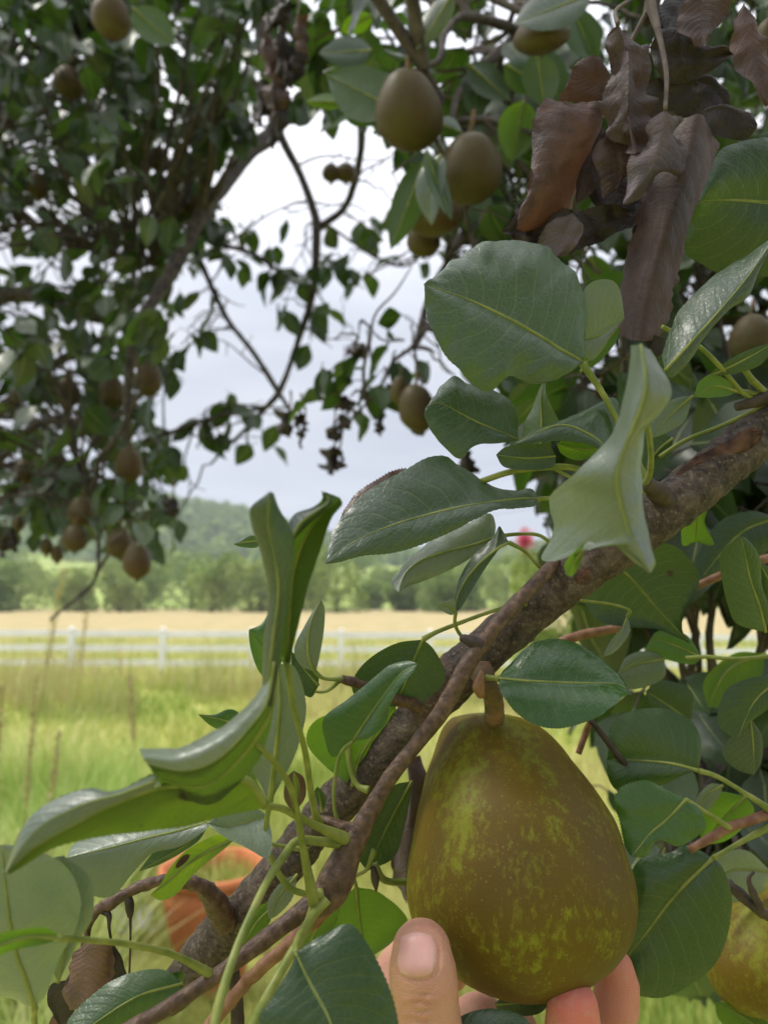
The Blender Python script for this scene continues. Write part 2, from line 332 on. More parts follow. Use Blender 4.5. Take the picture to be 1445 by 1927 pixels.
def pear_mat(name, brown1, brown2, green, amount=0.5, scale=1.0):
    m, t, o = newmat(name); L = t.links.new
    tco = N(t, 'ShaderNodeTexCoord'); mp = N(t, 'ShaderNodeMapping'); mp.inputs['Scale'].default_value = (1, 1, 0.62); mp.inputs['Rotation'].default_value = (0, R(14), 0); L(tco.outputs['Object'], mp.inputs[0])
    a = N(t, 'ShaderNodeTexNoise', inp={'Scale': 48.0*scale, 'Detail': 4.0, 'Roughness': 0.55}); L(mp.outputs[0], a.inputs['Vector'])
    b = N(t, 'ShaderNodeTexNoise', inp={'Scale': 330.0*scale, 'Detail': 6.0, 'Roughness': 0.72, 'Distortion': 0.15}); L(mp.outputs[0], b.inputs['Vector'])
    c = N(t, 'ShaderNodeTexNoise', inp={'Scale': 16.0*scale, 'Detail': 2.0}); L(mp.outputs[0], c.inputs['Vector'])
    f = math_n(t, 'ADD', math_n(t, 'MULTIPLY', a.outputs[0], 0.75), math_n(t, 'ADD', math_n(t, 'MULTIPLY', b.outputs[0], 1.15), math_n(t, 'MULTIPLY', c.outputs[0], 0.7)))
    f = math_n(t, 'MULTIPLY', f, 0.381)
    base = mixc(t, ramp(t, c.outputs[0], [(0.35, (0, 0, 0)), (0.65, (1, 1, 1))]).outputs[0], brown1, brown2)
    yel = tuple(0.55*x+0.45*y for x, y in zip(green, brown2))
    base = mixc(t, ramp(t, f, [(0.495-0.02*amount, (0, 0, 0)), (0.56, (1, 1, 1))]).outputs[0], base, yel)
    base = mixc(t, ramp(t, f, [(0.53, (0, 0, 0)), (0.67, (1, 1, 1))]).outputs[0], base, green)
    v = N(t, 'ShaderNodeTexVoronoi', inp={'Scale': 620.0*scale}); L(tco.outputs['Object'], v.inputs['Vector'])
    sc = N(t, 'ShaderNodeSeparateColor'); L(v.outputs['Color'], sc.inputs[0])
    dm = math_n(t, 'MULTIPLY', math_n(t, 'SUBTRACT', math_n(t, 'MULTIPLY', math_n(t, 'SUBTRACT', sc.outputs[0], 0.25, clamp=True), 0.42), v.outputs['Distance']), 9.0, clamp=True)
    base = mixc(t, math_n(t, 'MULTIPLY', dm, 0.34), base, (0.34, 0.22, 0.09))
    v2 = N(t, 'ShaderNodeTexVoronoi', inp={'Scale': 1300.0*scale}); L(tco.outputs['Object'], v2.inputs['Vector'])
    base = mixc(t, math_n(t, 'MULTIPLY', math_n(t, 'MULTIPLY', math_n(t, 'SUBTRACT', 0.26, v2.outputs['Distance']), 9.0, clamp=True), 0.20), base, (0.26, 0.17, 0.06))
    oi = N(t, 'ShaderNodeObjectInfo'); base = mixc(t, math_n(t, 'MULTIPLY', oi.outputs['Random'], 0.45*(0 if name == 'pear_skin' else 1)), base, (0.05, 0.045, 0.016))
    g = N(t, 'ShaderNodeTexNoise', inp={'Scale': 900.0*scale, 'Detail': 3.0}); L(tco.outputs['Object'], g.inputs['Vector'])
    base = mixc(t, math_n(t, 'MULTIPLY', g.outputs[0], 0.45), base, mixc(t, 0.5, base, (0.05, 0.03, 0.01)))
    bp = N(t, 'ShaderNodeBump', inp={'Strength': 0.18, 'Distance': 0.0005}); L(math_n(t, 'ADD', g.outputs[0], dm), bp.inputs['Height'])
    pb = N(t, 'ShaderNodeBsdfPrincipled', inp={'Roughness': 0.5, 'Specular IOR Level': 0.2}); L(base, pb.inputs['Base Color']); L(bp.outputs[0], pb.inputs['Normal'])
    L(pb.outputs[0], o.inputs[0]); return m
M['pear'] = pear_mat('pear_skin', (0.098, 0.063, 0.006), (0.145, 0.097, 0.008), (0.205, 0.235, 0.013))
M['pearfar'] = pear_mat('pear_skin_russet', (0.072, 0.042, 0.024), (0.10, 0.062, 0.032), (0.085, 0.080, 0.030), 0.1, 0.6)
M['stalk'] = solid('pear_stalk', (0.055, 0.055, 0.02), (0.19, 0.10, 0.055), 150, 0.7, 0.8, 0.001)

# ------------------------------------------------------------------ terrain
def terrain(x, y):
    """height of the ground at x, y"""
    z = 0.05*mnoise.noise(Vector((x*0.15, y*0.15, 0)))
    return z
def grid_obj(name, xs, ys, fz, mat, kind='structure'):
    V = [(x, y, fz(x, y)) for y in ys for x in xs]; nx = len(xs)
    F = [(j*nx+i, j*nx+i+1, (j+1)*nx+i+1, (j+1)*nx+i) for j in range(len(ys)-1) for i in range(nx-1)]
    me = mesh_np(name, V, F, mat); o = link(name, me); o["kind"] = kind; return o
def ground_mat():
    m, t, o = newmat('meadow_ground'); L = t.links.new
    geo = N(t, 'ShaderNodeNewGeometry'); sp = N(t, 'ShaderNodeSeparateXYZ'); L(geo.outputs['Position'], sp.inputs[0])
    n1 = N(t, 'ShaderNodeTexNoise', inp={'Scale': 0.55, 'Detail': 6.0, 'Roughness': 0.6}); L(geo.outputs['Position'], n1.inputs['Vector'])
    n2 = N(t, 'ShaderNodeTexNoise', inp={'Scale': 14.0, 'Detail': 5.0}); L(geo.outputs['Position'], n2.inputs['Vector'])
    near = ramp(t, n1.outputs[0], [(0.3, (0.26, 0.31, 0.07)), (0.5, (0.40, 0.41, 0.11)), (0.7, (0.52, 0.47, 0.19))]).outputs[0]
    far = ramp(t, n1.outputs[0], [(0.3, (0.33, 0.30, 0.13)), (0.5, (0.46, 0.37, 0.19)), (0.7, (0.54, 0.42, 0.25))]).outputs[0]
    mpy = N(t, 'ShaderNodeMapRange', inp={1: 22.0, 2: 48.0}); L(sp.outputs[1], mpy.inputs[0])
    c = mixc(t, mpy.outputs[0], near, far)
    mpy2 = N(t, 'ShaderNodeMapRange', inp={1: 150.0, 2: 190.0}); L(sp.outputs[1], mpy2.inputs[0])
    c = mixc(t, mpy2.outputs[0], c, (0.20, 0.27, 0.08))
    c = mixc(t, math_n(t, 'MULTIPLY', n2.outputs[0], 0.6), c, mixc(t, 0.5, c, (0.10, 0.11, 0.03)))
    b = N(t, 'ShaderNodeBump', inp={'Strength': 0.6, 'Distance': 0.05}); L(n2.outputs[0], b.inputs['Height'])
    pb = N(t, 'ShaderNodeBsdfPrincipled', inp={'Roughness': 0.9, 'Specular IOR Level': 0.1}); L(c, pb.inputs['Base Color']); L(b.outputs[0], pb.inputs['Normal'])
    L(pb.outputs[0], o.inputs[0]); return m
ys = list(np.linspace(-30, 30, 90))+list(np.geomspace(31, 1900, 60)); xs = list(-np.geomspace(900, 12, 24))+list(np.linspace(-11, 11, 34))+list(np.geomspace(12, 900, 24))
grid_obj('ground', xs, ys, terrain, ground_mat())
def hill_mat():
    m, t, o = newmat('hill_cover'); L = t.links.new
    geo = N(t, 'ShaderNodeNewGeometry'); n1 = N(t, 'ShaderNodeTexNoise', inp={'Scale': 0.012, 'Detail': 3.0}); L(geo.outputs['Position'], n1.inputs['Vector'])
    n2 = N(t, 'ShaderNodeTexNoise', inp={'Scale': 0.12, 'Detail': 6.0}); L(geo.outputs['Position'], n2.inputs['Vector'])
    c = ramp(t, n2.outputs[0], [(0.3, (0.24, 0.33, 0.08)), (0.7, (0.40, 0.46, 0.14))]).outputs[0]
    pb = N(t, 'ShaderNodeBsdfPrincipled', inp={'Roughness': 0.95, 'Specular IOR Level': 0.05}); L(c, pb.inputs['Base Color']); L(pb.outputs[0], o.inputs[0]); return m
def smooth(a, b, x):
    t = min(1, max(0, (x-a)/(b-a))); return t*t*(3-2*t)
# near rise with pasture, and the wooded ridge: heights follow what shows above the tree line
def ridge(x, y):
    px = 722+x/620*FPX     # bearing
    prof = np.interp(px, [-900, -200, 0, 120, 250, 340, 460, 560, 680, 800, 1000, 1300, 2000], [82, 86, 90, 92, 90, 82, 74, 58, 44, 38, 44, 60, 70])
    k = smooth(380, 620, y)*(1-0.6*smooth(680, 1100, y))
    low = 17*smooth(170, 330, y)
    return -1.0+low*(1+0.25*mnoise.noise(Vector((x*0.006, y*0.006, 3))))+max(0, prof-17)*k*(1+0.07*mnoise.noise(Vector((x*0.01, y*0.01, 1))))
hy = list(np.linspace(165, 1150, 60)); hx = list(np.linspace(-900, 900, 90))
grid_obj('hills', hx, hy, ridge, hill_mat())

# ------------------------------------------------------------------ vegetation far away
def mass_leaf_mat(name, c1, c2, c3):
    m, t, o = newmat(name); L = t.links.new
    at = N(t, 'ShaderNodeAttribute', attribute_name='rnd'); r = ramp(t, at.outputs['Fac'], [(0, c1), (0.5, c2), (1, c3)])
    pb = N(t, 'ShaderNodeBsdfPrincipled', inp={'Roughness': 0.6, 'Specular IOR Level': 0.25}); L(r.outputs[0], pb.inputs['Base Color'])
    tb = N(t, 'ShaderNodeBsdfTranslucent'); L(mixc(t, 0.6, r.outputs[0], (0.2, 0.35, 0.03)), tb.inputs[0])
    ms = N(t, 'ShaderNodeMixShader'); ms.inputs[0].default_value = 0.3; L(pb.outputs[0], ms.inputs[1]); L(tb.outputs[0], ms.inputs[2]); L(ms.outputs[0], o.inputs[0]); return m
def clump_quads(C, size, rnd_c, flat=0.0):
    """C (n,3) centres; size (n,) -> random quads"""
    n = len(C); a = rng.normal(size=(n, 3)); a /= np.linalg.norm(a, axis=1)[:, None]
    b = rng.normal(size=(n, 3)); b -= a*(a*b).sum(1)[:, None]; b /= np.linalg.norm(b, axis=1)[:, None]
    s = size[:, None]; V = np.stack([C-a*s, C-b*s*0.55, C+a*s, C+b*s*0.55], 1).reshape(-1, 3)
    F = np.arange(4*n).reshape(-1, 4); return V, F, np.repeat(rnd_c, 4)
def crown_points(n, lobes):
    """points near the surfaces of several lobes (cx,cy,cz,r)"""
    lobes = np.array(lobes); w = lobes[:, 3]**2; k = rng.choice(len(lobes), n, p=w/w.sum())
    d = rng.normal(size=(n, 3)); d /= np.linalg.norm(d, axis=1)[:, None]; rad = rng.uniform(0.62, 1.06, n)**0.6
    return lobes[k, :3]+d*(lobes[k, 3]*rad)[:, None]*np.array([1, 1, 0.9]), k
far_mats = [mass_leaf_mat('far_tree_olive', (0.12, 0.17, 0.04), (0.24, 0.31, 0.08), (0.38, 0.43, 0.14)),
            mass_leaf_mat('far_tree_dark', (0.08, 0.13, 0.035), (0.15, 0.225, 0.06), (0.25, 0.33, 0.09)),
            mass_leaf_mat('far_tree_light', (0.14, 0.20, 0.04), (0.26, 0.34, 0.08), (0.42, 0.46, 0.15))]
M['trunkfar'] = solid('far_trunk', (0.06, 0.05, 0.04), (0.13, 0.11, 0.09), 3, 0.9)
kinds_w = [('olive green', 'rounded'), ('dark green', 'dense'), ('light green', 'spreading')]
far_trees = []
xx = -40.0; i = 0
while xx < 1010:
    dist = random.uniform(118, 150); h = random.choice([6.0, 7.5, 9, 10.5, 12.0])*(dist/130)*random.uniform(.9, 1.1); wdt = h*random.uniform(0.6, 0.95)
    base = ground_at(xx, 1148); X = (xx-722.5)/FPX*dist; k = random.choice([0, 0, 1, 1, 2])
    root = empty('tree', (X, dist, 0)); nl = random.randint(4, 7)
    lobes = [(random.uniform(-.5, .5)*wdt, random.uniform(-.4, .4)*wdt, h*random.uniform(0.34, 0.78), wdt*random.uniform(0.24, 0.4)) for _ in range(nl)]+[(0, 0, h*0.55, wdt*0.42), (0, 0, h*0.28, wdt*.42), (wdt*.25, 0, h*0.16, wdt*.3), (-wdt*.25, 0, h*0.16, wdt*.3)]
    C, kk = crown_points(2300, lobes); C[:, 2] = np.clip(C[:, 2], 0.25, h)
    lr = rng.uniform(0.1, 0.9, len(lobes))
    V, F, rr = clump_quads(C+np.array([X, dist, 0]), rng.uniform(0.18, 0.5, len(C)), np.clip(lr[kk]+rng.normal(0, .2, len(C)), 0, 1))
    link('crown', mesh_np('crown', V, F, far_mats[k], rnd=rr), None, root, smooth=False)
    link('trunk', tube_mesh([Vector((X, dist, -0.2)), Vector((X+.2, dist, h*.3)), Vector((X, dist, h*.6))], [0.35, 0.25, 0.1], 'trunk', sides=8, mat=M['trunkfar']), None, root)
    far_trees.append((xx, h/dist, root, k)); xx += wdt/dist*FPX*random.choice([.4, .55, .7, .8, 1.15]); i += 1
ORD = ['first', 'second', 'third', 'fourth', 'fifth', 'sixth', 'seventh', 'eighth', 'ninth', 'tenth', 'eleventh', 'twelfth', 'thirteenth', 'fourteenth', 'fifteenth', 'sixteenth', 'seventeenth', 'eighteenth', 'nineteenth', 'twentieth']
for j, (x_, hr, root, k) in enumerate(far_trees):
    tall = 'tall' if hr > 0.0735 else 'low' if hr < 0.0665 else 'middling'
    n_ = ORD[j] if j < 20 else 'twenty-'+ORD[j-20]
    tag(root, f"{tall} {kinds_w[k][0]} {kinds_w[k][1]} tree, {n_} from the left in the distant row", 'tree', 'distant trees behind the field')
hk = []
for j, (px_, dist) in enumerate([(-20, 215), (60, 240), (120, 205), (215, 250), (290, 220), (350, 262), (420, 205), (505, 235), (600, 215), (668, 258), (735, 225), (815, 210), (880, 245), (930, 215)]):
    X = (px_-722.5)/FPX*dist; z0 = ridge(X, dist); h = random.uniform(9, 14); wd = h*random.uniform(.7, 1.1); k = random.choice([0, 1, 2])
    root = empty('tree', (X, dist, z0)); lobes = [(random.uniform(-.5, .5)*wd, random.uniform(-.3, .3)*wd, h*random.uniform(.35, .75), wd*random.uniform(.25, .4)) for _ in range(6)]+[(0, 0, h*.5, wd*.4), (0, 0, h*.25, wd*.36)]
    C, kk = crown_points(1500, lobes); lr = rng.uniform(.1, .9, len(lobes)); C[:, 2] = np.clip(C[:, 2], .3, h)
    V, F, rr = clump_quads(C+np.array([X, dist, z0]), rng.uniform(.3, .7, len(C)), np.clip(lr[kk]+rng.normal(0, .2, len(C)), 0, 1))
    link('crown', mesh_np('crown', V, F, far_mats[k], rnd=rr), None, root, smooth=False)
    link('trunk', tube_mesh([Vector((X, dist, z0-.4)), Vector((X, dist, z0+h*.5))], [.4, .15], 'trunk', sides=8, mat=M['trunkfar']), None, root)
    tag(root, f"{kinds_w[k][0]} tree on the sloping pasture behind the distant row, {ORD[j]} from the left", 'tree', 'trees on the hillside pasture')
# wood on the ridge: one mass
n = 5200; wx = rng.uniform(-560, 420, n); wy = rng.uniform(430, 700, n)
wz = np.array([ridge(a, b) for a, b in zip(wx, wy)]); Cw = []; Sw = []; Rw = []
k = rng.uniform(0, 1, n)
for a, b, c, q in zip(wx, wy, wz, k):
    r_ = random.uniform(4, 7.5); m_ = 9
    d = rng.normal(size=(m_, 3)); d /= np.linalg.norm(d, axis=1)[:, None]; d[:, 2] = abs(d[:, 2])
    Cw.append(np.array([a, b, c+2])+d*r_*np.array([.8, .8, 1.0])); Sw.append(rng.uniform(2.2, 4.2, m_)); Rw.append(np.clip(q+rng.normal(0, .15, m_), 0, 1))
V, F, rr = clump_quads(np.vstack(Cw), np.concatenate(Sw), np.concatenate(Rw))
o = link('woods', mesh_np('woods', V, F, far_mats[1], rnd=rr), None, None, smooth=False); tag(o, "unbroken wood covering the hazy ridge beyond the pasture", "woods", kind='stuff')

# ------------------------------------------------------------------ grass
grass_m = mass_leaf_mat('grass_blades', (0.24, 0.33, 0.06), (0.48, 0.48, 0.13), (0.68, 0.60, 0.28))
straw_m = mass_leaf_mat('straw_blades', (0.36, 0.36, 0.13), (0.50, 0.42, 0.20), (0.44, 0.30, 0.17))
def blades(n, xr, yr, hr, wr, keep=None, seedhead=0.0, lean=0.5):
    x = rng.uniform(*xr, n)if not callable(xr) else xr(n); y = rng.uniform(yr[0]**.5, yr[1]**.5, n)**2; x = x*y*0.6/1.0
    if keep is not None:
        k = keep(x, y); x, y = x[k], y[k]
    k = ~((y > 1.2) & (np.abs(x+0.222*y) < .12+.11*y) & (y < 4.35)) | (rng.uniform(0, 1, len(x)) < .0); x, y = x[k], y[k]
    n = len(x); h = rng.uniform(*hr, n)*(0.7+0.6*np.array([0.5+mnoise.noise(Vector((a*.9, b*.9, 5))) for a, b in zip(x, y)])); w = rng.uniform(*wr, n)
    th = rng.uniform(0, 2*np.pi, n); d = np.stack([np.cos(th), np.sin(th)], 1); sd_ = np.stack([-np.sin(th), np.cos(th)], 1)
    ln = rng.uniform(0.1, lean, n); V = np.zeros((n, 4, 2, 3))
    for i, s in enumerate((0, 0.4, 0.75, 1.0)):
        cx = x+d[:, 0]*ln*h*s**2; cy = y+d[:, 1]*ln*h*s**2; cz = h*(s-0.25*ln*s**2); ww = w*(1-s**1.5)*0.5+0.0003
        for j, q in enumerate((-1, 1)):
            V[:, i, j, 0] = cx+sd_[:, 0]*ww*q; V[:, i, j, 1] = cy+sd_[:, 1]*ww*q; V[:, i, j, 2] = cz
    base = (np.arange(n)*8)[:, None]; F = np.concatenate([np.stack([base[:, 0]+2*i, base[:, 0]+2*i+1, base[:, 0]+2*i+3, base[:, 0]+2*i+2], 1) for i in range(3)])
    rn = np.array([0.5+0.9*mnoise.noise(Vector((a*.35, b*.35, 9))) for a, b in zip(x, y)]); rn = np.clip(rn+rng.normal(0, .2, n), 0, 1)
    return V.reshape(-1, 3), F, np.repeat(rn, 8)
V, F, rr = blades(60000, (-1, 1), (1.6, 9), (0.12, 0.34), (0.006, 0.013))
o = link('grass', mesh_np('grass', V, F, grass_m, rnd=rr), None, None, smooth=False); tag(o, "bright green grass of the paddock near the pot", "grass", kind='stuff')
def short_patch(n):
    y = rng.uniform(1.3, 4.0, n); x = -0.228*y+rng.uniform(-1, 1, n)*(.14+.12*y); h = rng.uniform(.04, .12, n); V = np.zeros((n, 3, 3)); th = rng.uniform(0, 6.28, n)
    c, s_ = np.cos(th), np.sin(th); V[:, 0] = np.stack([x-c*.005, y-s_*.005, 0*x], 1); V[:, 1] = np.stack([x+c*.005, y+s_*.005, 0*x], 1); V[:, 2] = np.stack([x+s_*h*.5, y+c*h*.5, h], 1)
    return V.reshape(-1, 3), np.arange(3*n).reshape(-1, 3), np.repeat(rng.uniform(.2, .9, n), 3)
V, F, rr = short_patch(16000)
o = link('short_grass', mesh_np('short_grass', V, F, grass_m, rnd=rr), None, None, smooth=False); tag(o, "short trodden grass in front of the terracotta pot", "grass", kind='stuff')
V, F, rr = blades(50000, (-1, 1), (8, 40), (0.10, 0.28), (0.015, 0.035))
o = link('paddock_grass', mesh_np('paddock_grass', V, F, grass_m, rnd=rr), None, None, smooth=False); tag(o, "yellow-green paddock grass running up to and past the fence", "grass", kind='stuff')
V, F, rr = blades(16000, lambda n: -rng.uniform(0.0, 1, n)**0.8*1.0-0.0, (2.6, 7.0), (0.45, 0.95), (0.008, 0.018), keep=lambda x, y: (x < -0.32*y) , lean=0.8)
o = link('tall_grass', mesh_np('tall_grass', V, F, mass_leaf_mat('lush_grass', (0.14, 0.28, 0.04), (0.36, 0.48, 0.10), (0.62, 0.62, 0.26)), rnd=rr), None, None, smooth=False); tag(o, "long lush green grass standing at the left edge", "tall grass", kind='stuff')
V, F, rr = blades(5000, (-1, .35), (12, 19.3), (0.45, 1.15), (0.012, 0.03), keep=lambda x, y: np.array([mnoise.noise(Vector((a*.5, b*.4, 2))) > 0.02 for a, b in zip(x, y)]), lean=0.6)
o = link('dry_weeds', mesh_np('dry_weeds', V, F, straw_m, rnd=rr), None, None, smooth=False); tag(o, "brownish dry weeds growing up in front of the white fence", "weeds", kind='stuff')
# tall seed stalks at the left, one by one
sl_lab = ["brown seed stalk at the very left edge, tallest of the seed stalks", "rust brown seed stalk left of the upright grass clump", "brown seed stalk leaning right in front of the long grass",
          "tan seed stalk standing before the fence's first visible post", "thin reddish seed stalk alone in the open paddock right of the second post", "feathery yellow seed stalk rising against the trees at the far left"]
M['seed'] = mass_leaf_mat('seed_head', (0.40, 0.30, 0.15), (0.50, 0.40, 0.20), (0.60, 0.50, 0.26))
for lab, (px_, d_, top, lean) in zip(sl_lab, [(12, 3.0, 1290, -6), (62, 3.4, 1270, 8), (78, 2.8, 1380, 34), (150, 9.0, 1150, 14), (285, 6.0, 1270, -40), (60, 6.0, 1070, 60)]):
    b = P(px_, 963.5, d_); b.z = 0; tp = P(px_+lean, top, d_); root = empty('seed_stalk', b); tag(root, lab, 'weed', 'seed stalks in the paddock')
    pts = [b, b.lerp(tp, .5)+Vector((.01, 0, 0)), tp]; link('stem', tube_mesh(pts, [.004, .003, .0015], 'stem', sides=6, mat=M['twigred']), None, root)
    hl = (tp-b).length*0.36; C = np.array([tuple(tp.lerp(b, rng.uniform(0, .36))+Vector(rng.normal(0, .008*(1 if d_ < 5 else 2), 3))) for _ in range(320)])
    V, F, rr = clump_quads(C, rng.uniform(.005, .012, len(C))*(1 if d_ < 5 else 1.6), rng.uniform(0, 1, len(C)))
    link('seed_head', mesh_np('seed_head', V, F, M['seed'], rnd=rr), None, root, smooth=False)

# ------------------------------------------------------------------ fence
M['white'] = solid('white_vinyl', (0.74, 0.74, 0.75), (0.82, 0.82, 0.81), 3, 0.45, 0.1)
def box_mesh(name, c, sx, sy, sz, bev, mat, ax=None):
    bm = bmesh.new(); bmesh.ops.create_cube(bm, size=1.0); bmesh.ops.scale(bm, vec=(sx, sy, sz), verts=bm.verts)
    bmesh.ops.bevel(bm, geom=bm.edges[:], offset=bev, segments=2, affect='EDGES')
    if ax is not None: bmesh.ops.rotate(bm, cent=(0, 0, 0), matrix=Matrix.Rotation(ax, 3, 'Z'), verts=bm.verts)
    bmesh.ops.translate(bm, vec=c, verts=bm.verts); me = bpy.data.meshes.new(name); bm.to_mesh(me); bm.free(); me.materials.append(mat); return me
fx = [-25-166*k for k in (2, 1, 0)]+[143, 312, 478, 643, 808, 974, 1140, 1306, 1472]
fr_ = empty('rail_fence', ((143-722.5)/FPX*20, 20, 0)); tag(fr_, "long white three-rail fence crossing the paddock", 'fence')
fpos = []
for x_ in fx:
    d_ = 20+(x_-143)/1300*1.2; X = (x_-722.5)/FPX*d_; zt = CAMZ-(1181+(x_/900)*6-1130)/FPX*d_; fpos.append((X, d_, zt))
for (X, Y, zt) in fpos:
    me = box_mesh('post', (X, Y, zt/2-.1), .13, .13, zt+.2, .006, M['white']); po = link('post', me, None, fr_, smooth=False)
    bm = bmesh.new(); bmesh.ops.create_cone(bm, cap_ends=True, segments=4, radius1=.108, radius2=0.0, depth=.05, matrix=Matrix.Translation((X, Y, zt+.028))@Matrix.Rotation(R(45), 4, 'Z')); me = bpy.data.meshes.new('post_cap'); bm.to_mesh(me); bm.free(); me.materials.append(M['white'])
    c = link('post_cap', me, None, None, smooth=False); c.parent = po; c.matrix_parent_inverse = fr_.matrix_world.inverted() if False else Matrix.Identity(4)
for (a, b) in zip(fpos[:-1], fpos[1:]):
    for k in range(3):
        za, zb = a[2]-.13-.385*k, b[2]-.13-.385*k
        mid = ((a[0]+b[0])/2, (a[1]+b[1])/2, (za+zb)/2); L_ = math.hypot(b[0]-a[0], b[1]-a[1])-.134
        link('rail', box_mesh('rail', mid, L_, .04, .155, .005, M['white'], math.atan2(b[1]-a[1], b[0]-a[0])), None, fr_, smooth=False)

# ------------------------------------------------------------------ clay pot
terra = solid('terracotta', (0.46, 0.130, 0.045), (0.56, 0.19, 0.075), 9, 0.75, 0.15, 0.002, c3=(0.50, 0.155, 0.058))
M['soil'] = solid('soil', (0.05, 0.04, 0.03), (0.12, 0.10, 0.07), 40, 0.95, 1.0, 0.01)
pc = P(405, 1625, 3.84); pr = empty('clay_pot', (pc.x, pc.y, 0)); tag(pr, "orange terracotta pot with a rolled rim standing in the grass", 'pot')
zr = pc.z; Rr = 104/FPX*3.84
def lathe(name, prof, c, mat, seg=64, parent=None, wob=0.0):
    V = []; nP = len(prof)
    for r_, z_ in prof:
        for k in range(seg):
            th = 2*math.pi*k/seg; rr_ = r_*(1+wob*mnoise.noise(Vector((math.cos(th)*2, math.sin(th)*2, z_*9)))); V.append((c[0]+rr_*math.cos(th), c[1]+rr_*math.sin(th), z_))
    F = [(i*seg+k, i*seg+(k+1) % seg, (i+1)*seg+(k+1) % seg, (i+1)*seg+k) for i in range(nP-1) for k in range(seg)]
    return link(name, mesh_np(name, V, F, mat), None, parent)
prof = [(0.001, .0), (Rr*.50, .0), (Rr*.54, .02), (Rr*.70, zr*.35), (Rr*.84, zr*.62), (Rr*.90, zr*.78), (Rr*.87, zr*.865), (Rr*.86, zr*.89), (Rr*.93, zr*.905), (Rr*.985, zr*.93), (Rr, zr*.965), (Rr*.985, zr*.99), (Rr*.95, zr), (Rr*.90, zr*.992), (Rr*.86, zr*.96), (Rr*.82, zr*.90), (Rr*.80, zr*.7), (Rr*.70, zr*.5), (0.001, zr*.48)]
lathe('bowl', resample([(a, b) for a, b in prof], 110).tolist(), (pc.x, pc.y), terra, 72, pr, 0.006)
V, F, rr = blades(1200, (-1, 1), (1, 2), (.14, .34), (.006, .014), lean=0.7)
n_ = len(V)//8; ang = rng.uniform(0, 2*np.pi, n_); rad = Rr*.74*np.sqrt(rng.uniform(0, 1, n_)); Vb = V.reshape(n_, 8, 3); Vb -= Vb[:, :1, :]*np.array([1, 1, 0]); Vb += np.stack([pc.x+rad*np.cos(ang), pc.y+rad*np.sin(ang), np.full(n_, zr*.49)], 1)[:, None, :]
o = link('potted_weeds', mesh_np('potted_weeds', Vb.reshape(-1, 3), F, grass_m, rnd=rr*.8), None, None, smooth=False); tag(o, "low green weeds growing inside the terracotta pot", "weeds", kind='stuff')
lathe('soil', [(Rr*.70, zr*.49+.003), (Rr*.3, zr*.5+.01), (0.001, zr*.5+.008)], (pc.x, pc.y), M['soil'], 32, pr)
# loose wire netting beside the pot
wires = []
for k in range(4):
    x0 = 175+k*14; pts = [P(x0+18*math.sin(k*1.9+j*1.3)+j*16, 1705+ (j % 3)*22+random.uniform(-10, 10), 3.3+random.uniform(-.1, .1)) for j in range(7)]
    wires.append(tube_mesh(pts, [.0013]*7, 'w', sides=5))
o = link('wire_netting', join_meshes('wire_netting', wires, solid('galvanised_wire', (.45, .45, .46), (.6, .6, .6), 30, 0.4, spec=.8))); tag(o, "loose tangle of pale grey netting wire left of the terracotta pot", 'wire')
# pink flowering shrub in the paddock
sx, sy_ = (1000-722.5)/FPX*13, 13.0; fs = empty('flowering_shrub', (sx, sy_, 0)); tag(fs, "slender shrub topped with pink blossom beyond the leaning branch", 'shrub')
C, kk = crown_points(5200, [(.1, 0, 2.2, .5), (.25, 0, 1.7, .6), (-.05, .1, 2.55, .3), (.45, 0, 2.4, .4), (.2, 0, .9, .6)]); V, F, rr = clump_quads(C+np.array([sx, sy_, 0]), rng.uniform(.03, .06, len(C)), rng.uniform(0.3, 1, len(C)))
link('crown', mesh_np('crown', V, F, far_mats[2], rnd=rr), None, fs, smooth=False)
tp = P(987, 1017, 13); C = np.array(tp)+rng.normal(0, 1, (300, 3))*np.array([.07, .07, .085]); V, F, rr = clump_quads(C, rng.uniform(.025, .05, len(C)), rng.uniform(0, 1, len(C)))
link('blossom', mesh_np('blossom', V, F, mass_leaf_mat('pink_petals', (.62, .05, .16), (.75, .08, .22), (.8, .15, .3)), rnd=rr), None, fs, smooth=False)
link('stem', tube_mesh([Vector((sx, sy_, -.1)), Vector((sx, sy_, 1.2)), tp], [.04, .03, .012], 'stem', sides=8, mat=M['trunkfar']), None, fs)
# power lines
for j, (a, b) in enumerate([((200, 985), (820, 893)), ((180, 1001), (900, 898))]):
    A, B = P(a[0]-900, a[1]+120, 75), P(b[0]+700, b[1]-60, 75)
    pts = [A.lerp(B, k/8)+Vector((0, 0, -3.2*(1-(k/4-1)**2))) for k in range(9)]
    o = link('power_line', tube_mesh(pts, [.022]*9, 'power_line', sides=6, mat=M['twigdark'])); tag(o, ["upper overhead wire crossing the sky above the ridge", "lower overhead wire crossing the sky above the ridge"][j], 'power line', 'overhead power lines')
